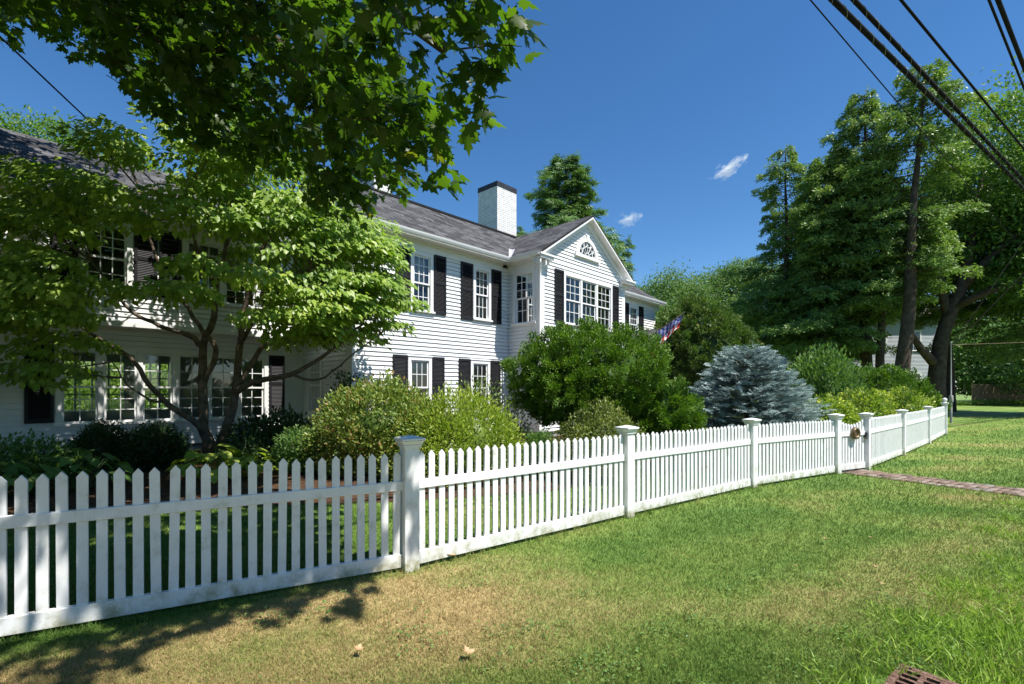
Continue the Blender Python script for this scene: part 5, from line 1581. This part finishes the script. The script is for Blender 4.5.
slab(mb, [(.8, -.5, 7.5), (13, -.5, 7.5), (13, 4, 10.6), (.8, 4, 10.6)], [(0, 0), (14, 0), (14, 5.4), (0, 5.4)]); slab(mb, [(13, 8.5, 7.5), (.8, 8.5, 7.5), (.8, 4, 10.6), (13, 4, 10.6)], [(0, 0), (14, 0), (14, 5.4), (0, 5.4)])
mb.build('roof', brickish('brown_shingles', (.13, .115, .105), (.19, .17, .155), (.08, .07, .065), .34, .145, .008, .9, .5, .4), ne)
for x_ in (1.2, 12.6):
    mb = MB(); mb.poly([(x_, 0, 7.55), (x_, 8, 7.55), (x_, 4, 10.45)]); mb.build('gable', M['grey_siding'], ne)
# small pale outbuilding past the oak
sh = empty('garden_shed', gpt(934, 44), rad(-8)); tag(sh, 'small pale shed with a grey roof past the oak trunk', 'shed')
mb = MB(); mb.box(-.9, 1.5, 0, 2, 0, 2.2); mb.build('wall', M['grey_siding'], sh)
mb = MB(); slab(mb, [(-1.1, -.25, 2.15), (1.7, -.25, 2.15), (1.7, 1, 3.1), (-1.1, 1, 3.1)], [(0, 0), (2.8, 0), (2.8, 1.5), (0, 1.5)]); slab(mb, [(1.7, 2.25, 2.15), (-1.1, 2.25, 2.15), (-1.1, 1, 3.1), (1.7, 1, 3.1)], [(0, 0), (2.8, 0), (2.8, 1.5), (0, 1.5)])
mb.build('roof', M['bluestone'], sh)
mb = MB(); mb.box(.0, .8, -.03, .0, .05, 1.9); mb.build('door', M['trim'], sh)
# board fence
bf = empty('board_fence', (*gpt(1002, 47.5)[:2], 0), rad(-3)); tag(bf, 'weathered brown board fence in the shade at the far right', 'fence')
mb = MB()
for i in range(74):
    x_ = -2.6 + i * .145; mb.box(x_, x_ + .138, -.012, .012 + rnd.uniform(0, .008), .03, 2.05 + rnd.uniform(-.02, .02))
mb.build('boards', M['wood'], bf)
for i in range(5):
    mb = MB(); mb.box(-2.7 + i * 2.65, -2.58 + i * 2.65, .03, .15, 0, 2.15); mb.build('post', M['wood'], bf)
# slim post with stays and a line at the far fence end
pg = gpt(951, 21)
pe = empty('guy_post', pg); tag(pe, 'slim grey steel post standing past the end of the picket fence', 'post')
mb = MB(); mb.lathe([(.045, 0), (.045, 1.1), (.028, 1.12), (.022, 3.4), (.032, 3.42), (.032, 3.48), (0, 3.5)], (0, 0, 0), 10); mb.build('shaft', M['bluestone'], pe, smooth=True)
mb = MB(); mb.lathe([(.075, .9), (.08, .92), (.08, 1.16), (.06, 1.2)], (0, 0, 0), 10); mb.build('collar', M['bluestone'], pe, smooth=True)


def cable(pts, r, name, label, mat='wire', sag=0., n=24, group=None, cat='cable'):
    pts = [Vector(p) for p in pts]; out_ = []
    if len(pts) == 2:
        for i in range(n + 1):
            t = i / n; out_.append(pts[0].lerp(pts[1], t) - Vector((0, 0, 4 * sag * t * (1 - t))))
    else:
        out_ = pts
    mb = MB(); mb.tube(out_, r, 8)
    return tag(mb.build(name, M[mat], None, smooth=True), label, cat, group)


top = Vector(pg) + Vector((0, 0, 3.36))
cable([top, at(1100, 339, 22)], .011, 'rail_line', 'pale horizontal line running right from the slim steel post', 'wood', .02)
cable([top + Vector((0, 0, -.1)), at(1030, 232, 23)], .009, 'stay_wire', 'steeper stay wire rising from the slim steel post', 'wire')
cable([top + Vector((0, 0, -.14)), at(1060, 236, 23)], .009, 'stay_wire', 'flatter stay wire rising from the slim steel post', 'wire')

# ------------------------------------------------------------------ overhead cables along the road
def road_wire(p0, p1, z, r, label, twist=False):
    """a cable through two points seen in the photograph, level at height z, running with the road"""
    A_ = at(p0[0], p0[1], (z - EYE) * F / (HY - p0[1])); B_ = at(p1[0], p1[1], (z - EYE) * F / (HY - p1[1]))
    d_ = (B_ - A_).normalized()
    P_ = [A_ - d_ * 9, A_ - d_ * 4, A_] + [A_ + d_ * q for q in (2, 4, 6, 9, 13, 18, 24, 30, 38)]
    o_ = cable(P_, r, 'overhead_cable', label, group='overhead cables along the road')
    if twist:
        mb = MB(); n_ = 900; u_ = Vector((0, 0, 1)); v_ = d_.cross(u_).normalized()
        mb.tube([A_ - d_ * 4 + d_ * (i / n_ * 30) + (u_ * math.cos(i * .5) + v_ * math.sin(i * .5)) * (r + .001) for i in range(n_)], .004, 3, False)
        mb.build('lashing_wire', M['bluestone'], o_)


road_wire((833, 0), (1024, 189), 6.3, .036, 'thick black overhead cable, the lower of the heavy pair', True)
road_wire((854, 0), (1024, 181), 6.5, .031, 'thick black overhead cable, the upper of the heavy pair', True)
road_wire((901, 0), (1024, 149), 7.0, .020, 'medium black overhead cable between the heavy pair and the right edge')
road_wire((989, 0), (1024, 88), 7.2, .018, 'thin black overhead cable, second from the right edge')
road_wire((998, 0), (1024, 67), 7.0, .030, 'black overhead cable nearest the upper right corner')
road_wire((810.5, 0), (893, 97), 8.2, .012, 'thinnest overhead wire, leftmost, ending in the hemlock tops')
cable([at(-60, -20, 6.2), at(84, 116, 9.4), at(168, 196, 11.2)], .014, 'service_wire', 'thin dark service wire slanting through the leaves to the left wing')

# ------------------------------------------------------------------ two scraps of cloud
m, nt, out = newmat('cloud_vapour')
tc = nt.nodes.new('ShaderNodeTexCoord')
n1 = nd(nt, 'ShaderNodeTexNoise', Scale=2.4, Detail=7., Roughness=.6)
nt.links.new(tc.outputs['Object'], n1.inputs['Vector'])
ln = nd(nt, 'ShaderNodeVectorMath', _operation='LENGTH'); nt.links.new(tc.outputs['Object'], ln.inputs[0])
fo_ = nd(nt, 'ShaderNodeMapRange'); fo_.inputs['From Min'].default_value = .0; fo_.inputs['From Max'].default_value = 1.0; fo_.inputs['To Min'].default_value = .22; fo_.inputs['To Max'].default_value = -.55
nt.links.new(ln.outputs['Value'], fo_.inputs['Value'])
nx_ = nd(nt, 'ShaderNodeMath', _operation='MULTIPLY_ADD'); nx_.inputs[1].default_value = 2.3; nx_.inputs[2].default_value = -.65; nt.links.new(n1.outputs['Fac'], nx_.inputs[0])
ad = nd(nt, 'ShaderNodeMath', _operation='ADD'); nt.links.new(nx_.outputs[0], ad.inputs[0]); nt.links.new(fo_.outputs[0], ad.inputs[1])
mr = nd(nt, 'ShaderNodeMapRange'); mr.inputs['From Min'].default_value = .36; mr.inputs['From Max'].default_value = .66; mr.inputs['To Min'].default_value = 0; mr.inputs['To Max'].default_value = .045
nt.links.new(ad.outputs[0], mr.inputs['Value'])
vs_ = nt.nodes.new('ShaderNodeVolumeScatter'); vs_.inputs['Color'].default_value = (1, 1, 1, 1); vs_.inputs['Anisotropy'].default_value = 0
nt.links.new(mr.outputs[0], vs_.inputs['Density']); nt.links.new(vs_.outputs['Volume'], out.inputs['Volume'])
M['cloud'] = m


def cloud(px, py, wd, ht, d, rot, label):
    v, t = ICO
    me_ = bpy.data.meshes.new('cloud'); me_.from_pydata([tuple(q) for q in v], [], [tuple(int(i) for i in q) for q in t]); me_.materials.append(M['cloud'])
    o_ = bpy.data.objects.new('cloud', me_); COL.objects.link(o_)
    o_.location = at(px, py, d); s_ = d / F
    o_.scale = (wd * s_ * .5, wd * s_ * .35, ht * s_ * .5); o_.rotation_euler = (0, -rot, 0)
    return tag(o_, label, 'cloud', 'scraps of cloud in the blue sky')


cloud(629, 219, 38, 20, 900, rad(8), 'small white puff of cloud right of the gable peak')
cloud(729, 168, 58, 22, 950, rad(28), 'torn wisp of cloud high between the gable and the hemlocks')
